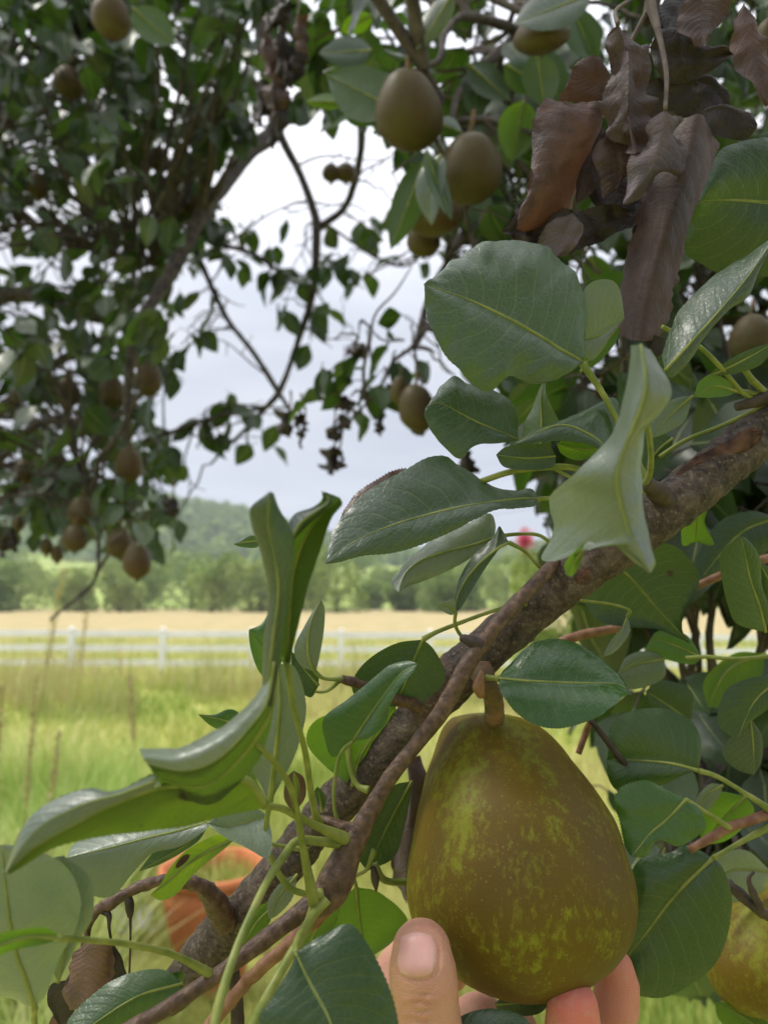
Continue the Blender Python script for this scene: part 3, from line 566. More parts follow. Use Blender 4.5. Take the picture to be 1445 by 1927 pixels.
# ================================================================== near branches
def root_at(name, x, y, d, label, cat, group=None):
    return tag(empty(name, P(x, y, d)), label, cat, group)
def child(name, me, parent, mat=None, smooth=True, label=None):
    """parent coordinates are world coordinates because every parent is an un-rotated empty or an un-moved mesh"""
    if mat is not None and not me.materials: me.materials.append(mat)
    if smooth: me.polygons.foreach_set('use_smooth', np.ones(len(me.polygons), dtype=bool))
    o = bpy.data.objects.new(name, me); COL.objects.link(o); o.parent = parent
    o.matrix_parent_inverse = Matrix.Translation(parent.location).inverted() if parent.type == 'EMPTY' else Matrix.Identity(4)
    if label: o["label"] = label
    return o
def rails_leaf(parent, rails, mat, mid=1, face='top', nu=84, nv=8, bulge=0.0016, wave=0.0007, index=False, pet=None, pw=(9, 8), petmat=None, serr=0.00022, seed=None, name='leaf', label=None, droop=0.0, crump=0.0):
    """rails: list of rails, each [(x, y, d_metres)...] running from the stalk end to the tip; surface lofted through them"""
    seed = random.random()*50 if seed is None else seed
    Rl = [(resample_idx(r, nu) if index else resample(r, nu)) for r in rails]
    n = len(Rl); W3 = [np.array([P(*q) for q in r]) for r in Rl]
    # columns: split every gap between neighbouring rails into nv pieces
    cols = []; vs = []
    left = sum(np.linalg.norm(W3[i]-W3[i+1], axis=1).mean() for i in range(mid)) or 1; right = sum(np.linalg.norm(W3[i]-W3[i+1], axis=1).mean() for i in range(mid, n-1)) or 1
    acc = 0; pos = [0]
    for i in range(n-1): acc += np.linalg.norm(W3[i]-W3[i+1], axis=1).mean(); pos.append(acc)
    for i in range(n-1):
        for k in range(nv+(1 if i == n-2 else 0)):
            f = k/nv; A, B = W3[i], W3[i+1]
            if n > 3:
                A0 = W3[i-1] if i > 0 and i != mid else 2*A-B; B1 = W3[i+2] if i+2 < n and i+1 != mid else 2*B-A
                p = 0.5*(2*A+(-A0+B)*f+(2*A0-5*A+4*B-B1)*f*f+(-A0+3*A-3*B+B1)*f**3)
            else: p = A*(1-f)+B*f
            q = pos[i]*(1-f)+pos[i+1]*f
            v = 0.5*(q/left) if q <= left else 0.5+0.5*(q-left)/right
            cols.append(p); vs.append(v)
    G = np.stack(cols, 1)          # nu, nc, 3
    nc = G.shape[1]; vs = np.array(vs); u = np.linspace(0, 1, nu)
    du = np.gradient(G, axis=0); dv = np.gradient(G, axis=1); Nn = np.cross(du, dv); Nn /= np.linalg.norm(Nn, axis=2)[:, :, None]+1e-9
    # one consistent sense for the whole blade
    cm = G[nu//2, nc//2]; view = cm-np.array(C0)
    Nm = Nn[4:-4].mean((0, 1)); sgn = 1 if Nm.dot(-view) > 0 else -1
    want = 1 if face == 'top' else -1
    s = np.abs(vs*2-1); prof = np.sin(np.pi*np.clip(s, 0, 1))**0.8
    off = np.zeros((nu, nc)); span = min(1.0, (left+right)/0.035)
    off += bulge*span*prof[None, :]*np.sin(np.pi*u)[:, None]**0.5
    for i in range(nu):
        for j in range(nc):
            p = G[i, j]
            off[i, j] += wave*span*(mnoise.noise(Vector(p)*90+Vector((seed, 0, 0)))+0.5*mnoise.noise(Vector(p)*230+Vector((seed, 0, 0))))*(0.35+1.3*s[j])
            if crump: off[i, j] += crump*(mnoise.noise(Vector(p)*60+Vector((0, seed, 0)))+0.6*mnoise.noise(Vector(p)*160+Vector((0, seed, 0))))*(0.25+s[j])
            ph = (u[i]-0.2*s[j]**1.3)*11; off[i, j] += 0.00008*math.cos(2*math.pi*ph)*math.sin(math.pi*min(1, s[j]))*(1.4 if crump else 1)
    G = G+Nn*(off*sgn*want)[:, :, None]
    if name == 'dead_leaf':
        for j, q in ((0, 1), (nc-1, nc-2)):
            e = G[:, j]-G[:, q]; e /= np.linalg.norm(e, axis=1)[:, None]+1e-9
            rg = np.array([.0012*mnoise.noise(Vector(p)*260+Vector((seed, 1, 0)))+.0016*mnoise.noise(Vector(p)*90+Vector((seed, 4, 0))) for p in G[:, j]])*min(1, span*1.5); G[:, j] += e*rg[:, None]+Nn[:, j]*(np.abs(rg)*1.3)[:, None]
    if serr:
        for j, q in ((0, 1), (nc-1, nc-2)):
            e = G[:, j]-G[:, q]; e /= np.linalg.norm(e, axis=1)[:, None]+1e-9
            a = serr*(np.arange(nu) % 2)*np.sin(np.pi*u)**0.3; 
            G[:, j] += e*a[:, None]
    F = []; uv = []
    for i in range(nu-1):
        for j in range(nc-1):
            q = [(i, j), (i, j+1), (i+1, j+1), (i+1, j)]
            if sgn*want > 0: q = q[::-1]
            F.append([a*nc+b for a, b in q]); uv += [(u[a], vs[b]) for a, b in q]
    # face order check: normals of (i,j),(i,j+1),(i+1,j+1) = dv x du = -N
    me = mesh_np(name, G.reshape(-1, 3), F, M[mat] if isinstance(mat, str) else mat, uv=uv)
    o = child(name, me, parent, label=label)
    # raised midrib on the underside, and stalk
    mr = W3[mid]; r0 = 0.5*pw[1]/FPX*rails[mid][0][2]
    if pet:
        pts = [P(*q) for q in pet]; wr = np.linspace(pw[0], pw[1], len(pet))*np.array([1.0]+[.80]*(len(pet)-2)+[1.25]) if len(pet) > 2 else np.array([pw[0], pw[1]*1.2]); rad = [0.5*w/FPX*q[2] for w, q in zip(wr, pet)]
        child('petiole', tube_mesh(pts, rad, 'petiole', sides=10, n=max(16, 8*len(pts)), mat=petmat or M['petiole'], bump=0.00008, bscale=300), o)
    if name == 'leaf':
        mp_ = [Vector(G[i, nv*mid]) for i in range(0, nu, 5)]; rr_ = [max(0.00012, r0*0.75*(1-0.86*i/nu)) for i in range(0, nu, 5)]
        child('midrib', tube_mesh(mp_, rr_, 'midrib', sides=6, n=30, mat=petmat or M['petiole']), o)
    return o
def D(pts, d0, d1=None, bow=0.0):
    d1 = d0 if d1 is None else d1; n = len(pts)
    return [(x, y, d0+(d1-d0)*i/(n-1)+bow*math.sin(math.pi*i/(n-1))) for i, (x, y) in enumerate(pts)]
def leaf(parent, mid, a, b, mat='leaf', d=(0.27, 0.27), da=0.0, db=0.0, bow=0.0, pet=None, dp=None, **kw):
    """mid from stalk end to tip; a and b are the two edges without the ends"""
    m = D(mid, d[0], d[1], bow)
    def edge(e, off):
        n = len(e); r = []
        for i, (x, y) in enumerate(e):
            t = (i+1)/(n+1); r.append((x, y, d[0]+(d[1]-d[0])*t+bow*math.sin(math.pi*t)+off*math.sin(math.pi*t)**0.5))
        return [m[0]]+r+[m[-1]]
    if pet: pet = D(pet, d[0], dp if dp else d[0]+0.01)
    return rails_leaf(parent, [edge(a, da), m, edge(b, db)], mat, pet=pet, **kw)

# ---------------- main bearing branch
BR = root_at('fruit_branch', 1220, 930, .30, "thick brown bearing branch slanting up across the picture, its leaves in focus", 'branch')
bpts = [(318, 1884, .315), (362, 1822, .312), (424, 1750, .309), (498, 1674, .305), (600, 1548, .300), (700, 1445, .296), (790, 1345, .293), (860, 1270, .292), (950, 1190, .291), (1080, 1085, .290), (1240, 968, .292), (1320, 905, .296), (1400, 840, .302), (1500, 760, .312), (1700, 600, .34), (2050, 330, .45), (2800, 150, .80), (2950, 100, .93)]
bw = [60, 74, 80, 78, 74, 74, 78, 82, 80, 84, 92, 92, 90, 92, 125, 150, 130, 120]
def knots(t, th):
    k = 1.0
    for (c, a, w, ph) in ((.10, .14, .010, 1.0), (.23, .08, .01, 2.0), (.06, .10, .007, 4.0)): k += a*math.exp(-((t-c)/w)**2)*(0.6+0.4*math.cos(th-ph))
    return k
child('limb', tube_mesh([P(*p) for p in bpts], [.5*w/FPX*p[2] for w, p in zip(bw, bpts)], 'limb', sides=56, n=900, mat=M['bark'], bump=0.0010, bscale=150, extra=knots), BR)
def btube(parent, name, pts, w, mat, **kw):
    w = w if isinstance(w, (list, tuple)) else [w]*len(pts)
    return child(name, tube_mesh([P(*p) for p in pts], [.5*a/FPX*p[2] for a, p in zip(w, pts)], name, mat=M[mat], **kw), parent)
# peeled wounds and torn bark as raised ragged strips on the limb
def patch(parent, cx, cy, d, lx, ly, rot, mat, name='bark_scar', hgt=0.0012):
    nu_, nv_ = 26, 12; V = []; ca, sa = math.cos(R(rot)), math.sin(R(rot))
    for i in range(nu_):
        for j in range(nv_):
            s, t = i/(nu_-1)*2-1, j/(nv_-1)*2-1; w = (1-abs(s)**2.2)**.5 if abs(s) < 1 else 0
            x, y = s*lx, t*ly*w*(1+.35*nz((s*2, t*2, lx), 1.5)); X, Y = cx+x*ca-y*sa, cy+x*sa+y*ca
            dd = d-hgt*(1-t*t)*w+0.0007*nz((s*4, t*4, ly), 2)+ (abs(t*ly*w)/FPX*d)**2*12
            V.append(P(X, Y, dd))
    F = [(i*nv_+j, i*nv_+j+1, (i+1)*nv_+j+1, (i+1)*nv_+j) for i in range(nu_-1) for j in range(nv_-1)]
    return child(name, mesh_np(name, V, F, M[mat]), parent)
patch(BR, 1345, 868, .2905, 105, 24, -33, 'wound'); patch(BR, 1098, 1083, .2815, 20, 11, -38, 'wound', hgt=.0006); 
# spurs
btube(BR, 'spur', [(1250, 940, .286), (1232, 922, .279), (1214, 908, .274)], [44, 36, 24], 'twigdark', sides=18, n=22, bump=.0006, bscale=200)
btube(BR, 'spur', [(800, 1330, .288), (765, 1321, .284), (735, 1313, .281), (700, 1298, .279), (665, 1284, .277), (640, 1277, .275)], [34, 24, 21, 20, 20, 15], 'twig', sides=16, n=40, bump=.0005, bscale=260)
btube(BR, 'spur', [(410, 1720, .297), (396, 1690, .292), (376, 1667, .289), (345, 1657, .287), (300, 1657, .285), (250, 1675, .284), (210, 1697, .283), (180, 1722, .282), (163, 1760, .282), (155, 1800, .282)], [46, 38, 28, 25, 20, 21, 22, 17, 10, 6], 'twig', sides=14, n=70, bump=.0006, bscale=220, label=None) if False else None
btube(BR, 'spur', [(905, 1262, .281), (912, 1280, .276), (922, 1300, .275), (929, 1322, .278), (930, 1350, .283)], [46, 42, 36, 32, 36], 'stalk', sides=18, n=34, bump=.0006, bscale=260)
btube(BR, 'bud', [(905, 1310, .270), (901, 1290, .268), (907, 1262, .268)], [16, 24, 5], 'twigred', sides=12, n=16, bump=.0003, bscale=300)
btube(BR, 'stub', [(420, 1790, .312), (442, 1850, .312), (446, 1900, .312), (450, 1990, .312)], [48, 24, 26, 24], 'twigdark', sides=14, n=26, bump=.0005, bscale=220)
# dead spur at the lower left
DS = root_at('dead_spur', 400, 1690, .295, "withered grey spur with shrivelled leaves hanging before the clay pot", 'twig')
btube(DS, 'twig', [(425, 1735, .300), (403, 1695, .293), (380, 1668, .289), (345, 1657, .287), (300, 1657, .285), (250, 1675, .284), (215, 1695, .283), (182, 1715, .282), (166, 1750, .282), (156, 1800, .282)], [50, 42, 29, 26, 20, 21, 24, 18, 11, 5], 'twig', sides=14, n=80, bump=.0008, bscale=260)
btube(DS, 'twig', [(238, 1680, .284), (244, 1700, .283), (246, 1725, .283)], [14, 17, 10], 'twigdark', sides=10, bump=.0004, bscale=300)
btube(DS, 'petiole', [(246, 1722, .283), (246, 1770, .283), (244, 1832, .283)], [6, 4, 4], 'twigdark', sides=8)
btube(DS, 'petiole', [(190, 1712, .283), (205, 1722, .281), (206, 1745, .281), (210, 1772, .281)], [13, 11, 6, 5], 'twigdark', sides=8)
btube(DS, 'petiole', [(185, 1715, .283), (172, 1740, .283), (167, 1770, .283)], [9, 6, 5], 'twigdark', sides=8)
rails_leaf(DS, [D([(165, 1765), (150, 1800), (136, 1830), (128, 1865), (140, 1895)], .281), D([(175, 1766), (168, 1800), (160, 1835), (152, 1870), (150, 1900)], .2765), D([(195, 1768), (196, 1800), (190, 1840), (175, 1870), (160, 1898)], .2765), D([(212, 1770), (216, 1790), (212, 1825), (208, 1850), (170, 1890)], .281)], 'deadgrey', mid=1, name='dead_leaf', crump=.0026, serr=0, label="rolled grey-brown dead leaf")
leaf(DS, [(212, 1772), (230, 1810), (240, 1842)], [(222, 1785), (243, 1830)], [(212, 1800), (210, 1840)], 'deaddark', d=(.283, .283), name='dead_leaf', crump=.002, serr=0)
leaf(DS, [(140, 1860), (115, 1865), (102, 1885), (118, 1935)], [(120, 1845), (92, 1855), (94, 1890)], [(142, 1880), (138, 1910)], 'deaddark', d=(.279, .283), name='dead_leaf', crump=.002, serr=0)
leaf(DS, [(118, 1890), (108, 1930), (110, 1990)], [(95, 1920), (92, 1960)], [(128, 1930), (135, 1960)], 'deadgrey', d=(.286, .286), name='dead_leaf', crump=.002, serr=0)

# leaves on the main branch (photo pixels)
leaf(BR, [(1095, 683), (1040, 650), (980, 613), (900, 572), (850, 553), (797, 535)], [(1104, 610), (1097, 560), (1070, 505), (1030, 470), (985, 453), (930, 453), (870, 477), (835, 507)], [(1062, 706), (1010, 720), (960, 708), (918, 737), (868, 705), (830, 658), (806, 603)], 'leafdull', d=(.272, .256), da=.012, db=-.004, bulge=.0028, wave=.0014, pet=[(1095, 683), (1130, 735), (1160, 790), (1190, 850), (1215, 905)], dp=.275, pw=(15, 13))
leaf(BR, [(1060, 700), (1015, 712), (965, 708)], [(1040, 690), (1000, 690)], [(1045, 716), (1000, 722)], 'leafpale', d=(.272, .264), face='under')
leaf(BR, [(1086, 642), (1130, 630), (1174, 600)], [(1092, 565), (1112, 532), (1148, 527), (1166, 548)], [(1112, 678), (1150, 632)], 'leafpale', d=(.283, .285), da=-.004)
leaf(BR, [(1092, 700), (1120, 660), (1168, 616)], [(1105, 660), (1140, 622)], [(1125, 682), (1155, 648)], 'leafyoung', d=(.285, .288), face='under')
leaf(BR, [(975, 828), (930, 808), (880, 785), (828, 758), (802, 764)], [(975, 790), (962, 757), (925, 732), (882, 722), (855, 708), (828, 726), (815, 745)], [(940, 834), (895, 838), (868, 863), (842, 848), (812, 812), (797, 785)], 'leafdull', d=(.284, .27), da=.008, db=-.006, bulge=.002, wave=.0014, pet=[(975, 828), (1000, 850), (1040, 880), (1090, 905), (1180, 930)], dp=.288, pw=(9, 7))
leaf(BR, [(1018, 838), (1019, 790), (1018, 745), (1028, 706)], [(985, 832), (985, 800), (1001, 768), (1013, 735)], [(1048, 820), (1052, 795), (1038, 765), (1026, 735)], 'leaf', d=(.288, .285), da=.006, db=-.004, face='under')
leaf(BR, [(1142, 852), (1126, 831), (1101, 814), (1070, 801), (1040, 802), (1000, 818), (966, 838)], [(1163, 800), (1156, 749), (1108, 768), (1053, 797), (1015, 808)], [(1130, 847), (1100, 835), (1050, 829), (1010, 833)], 'leaf', d=(.268, .266), da=.014, db=-.002, pet=[(1142, 852), (1160, 880), (1185, 915), (1215, 925)], dp=.278, pw=(13, 10))
leaf(BR, [(1045, 858), (990, 862), (933, 856)], [(1030, 838), (980, 836), (950, 842)], [(1040, 878), (1000, 884), (950, 879)], 'leafdark', d=(.272, .27), face='under')
leaf(BR, [(1152, 836), (1100, 845), (1047, 835)], [(1120, 822), (1075, 822)], [(1130, 852), (1090, 866), (1058, 855)], 'leafyoung', d=(.284, .28), face='under')
# long pointed leaf
leaf(BR, [(1012, 938), (985, 938), (930, 944), (871, 953), (794, 971), (725, 993), (653, 1027), (611, 1061)], [(1000, 920), (965, 924), (932, 921), (905, 905), (866, 876), (835, 858), (799, 863), (755, 890), (691, 924), (655, 960), (625, 1005)], [(1004, 952), (965, 958), (927, 961), (877, 986), (800, 1022), (740, 1040), (683, 1046), (639, 1057)], 'leafdull', d=(.278, .248), da=.010, db=-.003, bulge=.0022, wave=.0012, pet=[(1008, 940), (1035, 938), (1060, 945), (1100, 980), (1130, 1030)], dp=.288, pw=(10, 7))
btube(BR, 'petiole', [(905, 906, .276), (960, 888, .276), (1020, 880, .278), (1085, 882, .28), (1150, 915, .282), (1220, 925, .28)], 12, 'petiole', sides=10)
leaf(BR, [(800, 930), (740, 935), (680, 965), (620, 1022)], [(770, 884), (738, 888), (712, 902), (672, 928), (640, 975)], [(760, 970), (700, 1005), (650, 1022)], 'leafblight', d=(.285, .272), da=.004, wave=.002, serr=.0009, label="leaf with a blackened crumbling margin")
leaf(BR, [(930, 1011), (890, 1025), (849, 1035), (794, 1053), (762, 1080), (750, 1115)], [(932, 985), (920, 966), (880, 985), (830, 1005), (785, 1038), (750, 1075), (734, 1095)], [(905, 1036), (863, 1063), (800, 1092), (765, 1104)], 'leafpale', d=(.286, .268), da=.01, wave=.0014, pet=[(930, 1011), (975, 1005), (1020, 1010), (1060, 1050)], dp=.292)
leaf(BR, [(957, 1021), (928, 1038), (888, 1075), (862, 1118), (856, 1153)], [(946, 1000), (938, 991), (925, 1016), (893, 1042), (868, 1080), (857, 1115)], [(940, 1032), (915, 1066), (890, 1105), (868, 1142)], 'leafdark', d=(.276, .272), da=.006, face='under', pet=[(957, 1021), (985, 1036), (1010, 1062), (1035, 1088)], dp=.286, pw=(9, 8))
leaf(BR, [(857, 1150), (840, 1140), (821, 1140)], [(855, 1127), (838, 1132)], [(850, 1157), (835, 1151)], 'leafpale', d=(.271, .27), pet=[(857, 1152), (856, 1175), (868, 1197), (884, 1208)], dp=.274, pw=(8, 10))
leaf(BR, [(796, 1203), (777, 1247), (760, 1290), (742, 1330)], [(745, 1211), (700, 1236), (670, 1268), (664, 1300), (690, 1328)], [(816, 1222), (836, 1262), (830, 1292), (785, 1328)], 'leafdark', d=(.278, .286), da=.002, face='under', pet=[(796, 1203), (820, 1190), (855, 1176), (927, 1150), (990, 1135)], dp=.283, pw=(12, 9))
leaf(BR, [(664, 1394), (697, 1344), (727, 1302), (755, 1267), (787, 1249)], [(628, 1425), (612, 1392), (611, 1350), (655, 1315), (697, 1281), (733, 1252), (766, 1243)], [(694, 1388), (725, 1361), (733, 1325), (752, 1292), (773, 1270)], 'leafspot', d=(.262, .254), da=.004, db=-.004, bulge=.002, pet=[(664, 1394), (640, 1420), (629, 1480), (632, 1535), (648, 1556)], dp=.262, pw=(9, 9), label="leaf freckled with small brown spots")
leaf(BR, [(662, 1480), (680, 1420), (745, 1325)], [(610, 1440), (577, 1395), (600, 1352), (680, 1335)], [(700, 1432), (742, 1382)], 'leafyoung', d=(.29, .292), face='under', pet=[(655, 1399), (659, 1443), (672, 1477), (694, 1487)], dp=.285, pw=(13, 13))
leaf(BR, [(938, 1277), (985, 1281), (1051, 1284), (1110, 1286), (1164, 1288), (1187, 1307)], [(949, 1256), (975, 1232), (1009, 1208), (1051, 1202), (1095, 1214), (1134, 1242), (1160, 1266), (1174, 1288)], [(942, 1306), (968, 1338), (1009, 1364), (1051, 1370), (1098, 1360), (1136, 1344), (1166, 1318), (1180, 1306)], 'leafgloss', d=(.265, .262), da=.010, db=-.009, bulge=.0026, wave=.001, pet=[(940, 1277), (930, 1276), (915, 1275)], dp=.27, pw=(15, 10))
leaf(BR, [(1140, 1045), (1162, 1066), (1190, 1092), (1234, 1143), (1298, 1211)], [(1190, 1030), (1251, 1022), (1292, 1047), (1315, 1092), (1290, 1148), (1282, 1182)], [(1105, 1080), (1100, 1130), (1130, 1170), (1187, 1180), (1235, 1185), (1275, 1200)], 'leafdark', d=(.318, .33), face='under', bulge=.003, pet=[(1140, 1045), (1120, 1030), (1100, 1040)], dp=.305)
leaf(BR, [(1180, 1160), (1162, 1200), (1133, 1237)], [(1170, 1180), (1148, 1208)], [(1184, 1190), (1158, 1225)], 'leafpale', d=(.305, .3), pet=[(1180, 1160), (1183, 1148), (1150, 1137), (1092, 1130)], dp=.298, pw=(7, 5), nu=20)
leaf(BR, [(600, 1290), (575, 1262), (548, 1226)], [(596, 1262), (565, 1238)], [(583, 1312), (552, 1282)], 'leafdark', d=(.277, .275))
leaf(BR, [(594, 1265), (582, 1240), (580, 1205), (588, 1165), (605, 1128)], [(566, 1252), (554, 1221), (572, 1180), (590, 1149)], [(600, 1240), (608, 1195), (611, 1150)], 'leafpale', d=(.273, .268), da=.003, pet=[(594, 1265), (606, 1275), (625, 1278), (645, 1276)], dp=.275, pw=(9, 11))
leaf(BR, [(532, 1242), (507, 1226), (486, 1203), (469, 1185)], [(535, 1175), (513, 1152), (488, 1176)], [(512, 1282), (487, 1262), (472, 1220)], 'leafspot', d=(.278, .27), da=.004, pet=[(532, 1242), (570, 1290), (610, 1302), (642, 1278)], dp=.276, pw=(6, 8))
leaf(BR, [(492, 1018), (465, 1020), (440, 1024)], [(475, 1008), (452, 1019)], [(482, 1030), (455, 1029)], 'leaf', d=(.262, .26), nu=24)
# leaves hanging behind the knot
leaf(BR, [(775, 1470), (742, 1530), (712, 1590), (690, 1640)], [(738, 1482), (708, 1540), (672, 1600)], [(772, 1500), (762, 1550), (742, 1612)], 'leafdark', d=(.308, .312), face='under', bulge=.002)
leaf(BR, [(670, 1668), (676, 1725), (690, 1805)], [(632, 1705), (616, 1750), (650, 1795)], [(715, 1680), (766, 1730), (738, 1772)], 'leafyoung', d=(.302, .305), face='under', pet=[(670, 1668), (668, 1650), (690, 1636), (705, 1600)], dp=.3, pw=(8, 10))
btube(BR, 'petiole', [(705, 1625, .302), (722, 1655, .302), (760, 1660, .305), (790, 1650, .31)], 13, 'petiole', sides=10)
btube(BR, 'bud', [(702, 1632, .30), (706, 1655, .30), (708, 1678, .30)], [10, 16, 3], 'twigdark', sides=10)
rails_leaf(BR, [D([(770, 1405), (790, 1450), (778, 1500), (745, 1560), (735, 1620), (750, 1690)], .325), D([(765, 1430), (772, 1480), (770, 1540), (768, 1600), (766, 1650), (765, 1700)], .318), D([(790, 1420), (800, 1470), (790, 1540), (790, 1600), (785, 1650), (768, 1700)], .32)], 'deadpurple', name='dead_leaf', crump=.003, serr=0, label="curled purple-brown dead leaf behind the pear")

# ---------------- front shoot
FS = root_at('leafy_shoot', 1030, 1070, .272, "thin brown shoot running in front of the thick branch, with blurred near leaves", 'shoot')
btube(FS, 'twig', [(1045, 1058, .288), (1028, 1075, .279), (985, 1122, .272), (940, 1170, .266), (897, 1225, .262), (860, 1285, .259), (830, 1340, .257), (785, 1398, .255), (735, 1462, .253), (700, 1520, .251), (672, 1572, .249), (652, 1610, .248), (635, 1650, .246), (612, 1688, .244), (560, 1722, .240), (480, 1782, .234), (380, 1855, .226), (250, 1935, .216), (100, 2020, .205)], [20, 24, 27, 29, 31, 32, 32, 29, 29, 33, 46, 54, 66, 62, 36, 32, 29, 30, 30], 'twig', sides=24, n=240, bump=.00022, bscale=170)
btube(FS, 'twig', [(625, 1690, .250), (590, 1730, .250), (545, 1775, .250), (470, 1842, .250), (400, 1925, .250), (320, 2020, .25)], [40, 30, 26, 24, 24, 22], 'twigred', sides=14, n=60, bump=.0005, bscale=260)
btube(FS, 'spur', [(672, 1568, .249), (640, 1556, .250), (605, 1545, .252), (585, 1540, .254)], [34, 26, 22, 12], 'twig', sides=12, n=20, bump=.0006, bscale=260)
btube(FS, 'spur', [(905, 1215, .262), (885, 1206, .262), (868, 1200, .264)], [30, 22, 14], 'twigdark', sides=12, n=14, bump=.0005, bscale=260)
btube(FS, 'bud', [(822, 1352, .256), (830, 1362, .255)], [16, 10], 'twig', sides=10, n=6)
# big near leaf with a turned-down lobe
f1 = [[(1186, 650), (1179, 718), (1165, 775), (1148, 825), (1087, 886), (1036, 935), (1040, 1000), (1020, 1054), (1082, 1042), (1131, 1006), (1190, 1057), (1217, 1076)],
      [(1205, 648), (1215, 718), (1200, 780), (1172, 850), (1160, 900), (1166, 940), (1175, 970), (1182, 995), (1192, 1015), (1202, 1035), (1212, 1058), (1222, 1078)],
      [(1224, 657), (1264, 728), (1245, 775), (1217, 800), (1212, 842), (1207, 890), (1210, 948), (1216, 985), (1222, 1015), (1228, 1040), (1233, 1060), (1226, 1077)]]
dd = [.172, .170, .172, .176, .178, .180, .181, .182, .182, .181, .18, .18]
rails_leaf(FS, [[(x, y, q+.006+(.012 if i in (5, 6, 7) else 0)) for i, ((x, y), q) in enumerate(zip(f1[0], dd))], [(x, y, q-.004) for (x, y), q in zip(f1[1], dd)], [(x, y, q+.005) for (x, y), q in zip(f1[2], dd)]], 'leafpale', index=True, bulge=.001, wave=.0006, serr=0, label="large blurred pale leaf nearest the camera", pet=None)
btube(FS, 'petiole', [(1217, 795, .182), (1224, 850, .205), (1222, 890, .24), (1214, 908, .27)], [10, 11, 12, 13], 'petiole', sides=10)
rails_leaf(FS, [D([(1110, 1015), (1082, 1035), (1062, 1062), (1066, 1083)], .188), D([(1100, 1030), (1085, 1050), (1075, 1068), (1072, 1084)], .189), D([(1098, 1040), (1092, 1060), (1084, 1075), (1076, 1085)], .19)], 'leafyoung', name='leaf', face='under', serr=0)
# upright leaf, grey half and green half
rails_leaf(FS, [D([(490, 1330), (497, 1210), (505, 1121), (490, 1038), (474, 990), (472, 955), (509, 926)], .172, .160), D([(500, 1330), (514, 1200), (524, 1110), (515, 1040), (505, 995), (505, 955), (512, 926)], .168, .158), D([(512, 1330), (534, 1200), (548, 1090), (554, 1015), (544, 985), (524, 955), (515, 928)], .172, .165)], 'leafdull', serr=0, bulge=.001)
rails_leaf(FS, [D([(536, 1248), (520, 1180), (519, 1094), (535, 1030), (550, 975), (588, 955), (607, 940), (607, 924)], .182, .172), D([(540, 1248), (545, 1160), (552, 1080), (568, 1025), (592, 985), (612, 960), (620, 940), (613, 926)], .186, .178), D([(546, 1248), (563, 1170), (577, 1113), (592, 1065), (608, 1020), (624, 978), (644, 950), (640, 936)], .182, .176)], 'leafbacklit', face='under', serr=.0003, pet=D([(540, 1245), (552, 1330), (574, 1412), (583, 1475), (593, 1530), (602, 1552)], .184, .253), pw=(12, 19))
rails_leaf(FS, [D([(536, 1040), (548, 975), (580, 958), (604, 950), (610, 926)], .176), D([(545, 1020), (565, 985), (595, 962), (618, 945), (615, 930)], .17), D([(552, 1015), (580, 990), (605, 968), (632, 948), (640, 937)], .174)], 'leaf', serr=0, name='leaf')
# broad curled leaf: rolled top coloured grey for its sky reflection, green underside
rails_leaf(FS, [D([(512, 1240), (497, 1288), (455, 1335), (398, 1382), (330, 1404), (262, 1412)], .176, .170), D([(514, 1243), (503, 1300), (468, 1350), (410, 1400), (340, 1430), (268, 1424)], .168, .160), D([(515, 1245), (502, 1322), (462, 1378), (405, 1432), (345, 1450), (278, 1438)], .166, .160)], 'leafpale', mid=2, serr=0, bulge=.001)
rails_leaf(FS, [D([(515, 1245), (502, 1318), (462, 1374), (405, 1426), (345, 1446), (278, 1436)], .168, .163), D([(517, 1250), (510, 1330), (476, 1396), (428, 1450), (370, 1482), (290, 1460)], .178, .172), D([(519, 1252), (516, 1340), (492, 1415), (450, 1478), (392, 1512), (308, 1484)], .188, .18)], 'leafbacklit', face='under', serr=.0003, pet=D([(480, 1397), (521, 1440), (546, 1481), (561, 1537), (571, 1599), (592, 1705)], .182, .240), pw=(12, 20))
# long drooping leaf
rails_leaf(FS, [D([(500, 1512), (470, 1440), (425, 1428), (385, 1450), (330, 1450), (277, 1462), (215, 1490), (173, 1484), (121, 1498), (69, 1529), (35, 1574), (12, 1640)], .19, .168), D([(500, 1516), (470, 1470), (430, 1466), (385, 1478), (330, 1478), (290, 1484), (232, 1506), (190, 1524), (142, 1550), (98, 1574), (56, 1602), (14, 1642)], .188, .161), D([(500, 1520), (470, 1525), (430, 1533), (385, 1545), (340, 1557), (290, 1563), (245, 1568), (208, 1572), (160, 1580), (110, 1592), (60, 1618), (17, 1645)], .19, .166)], 'leaftorn', mid=1, index=True, face='under', serr=.0003, pet=D([(496, 1517), (530, 1521), (561, 1537), (599, 1556), (658, 1582)], .19, .249), pw=(14, 22), label="long near leaf with a black torn patch")
rails_leaf(FS, [D([(300, 1455), (215, 1488), (173, 1482), (121, 1496), (69, 1527), (35, 1572), (11, 1640)], .170, .163), D([(295, 1468), (222, 1496), (180, 1506), (130, 1526), (82, 1552), (44, 1590), (12, 1642)], .165, .160), D([(290, 1484), (232, 1506), (190, 1524), (142, 1550), (98, 1574), (54, 1602), (13, 1644)], .166, .1605)], 'leafpale', serr=0, name='leaf')
leaf(BR, [(390, 1548), (329, 1565), (277, 1577), (208, 1595), (126, 1614)], [(340, 1542), (250, 1552), (165, 1575), (135, 1595)], [(388, 1560), (340, 1592), (287, 1606), (249, 1645), (212, 1686), (168, 1682), (128, 1645)], 'leafpale', d=(.242, .232), da=.006, db=-.002, bulge=.002)
leaf(BR, [(392, 1552), (345, 1592), (262, 1640)], [(350, 1560), (300, 1592)], [(370, 1585), (310, 1622)], 'leaf', d=(.246, .236), face='under')
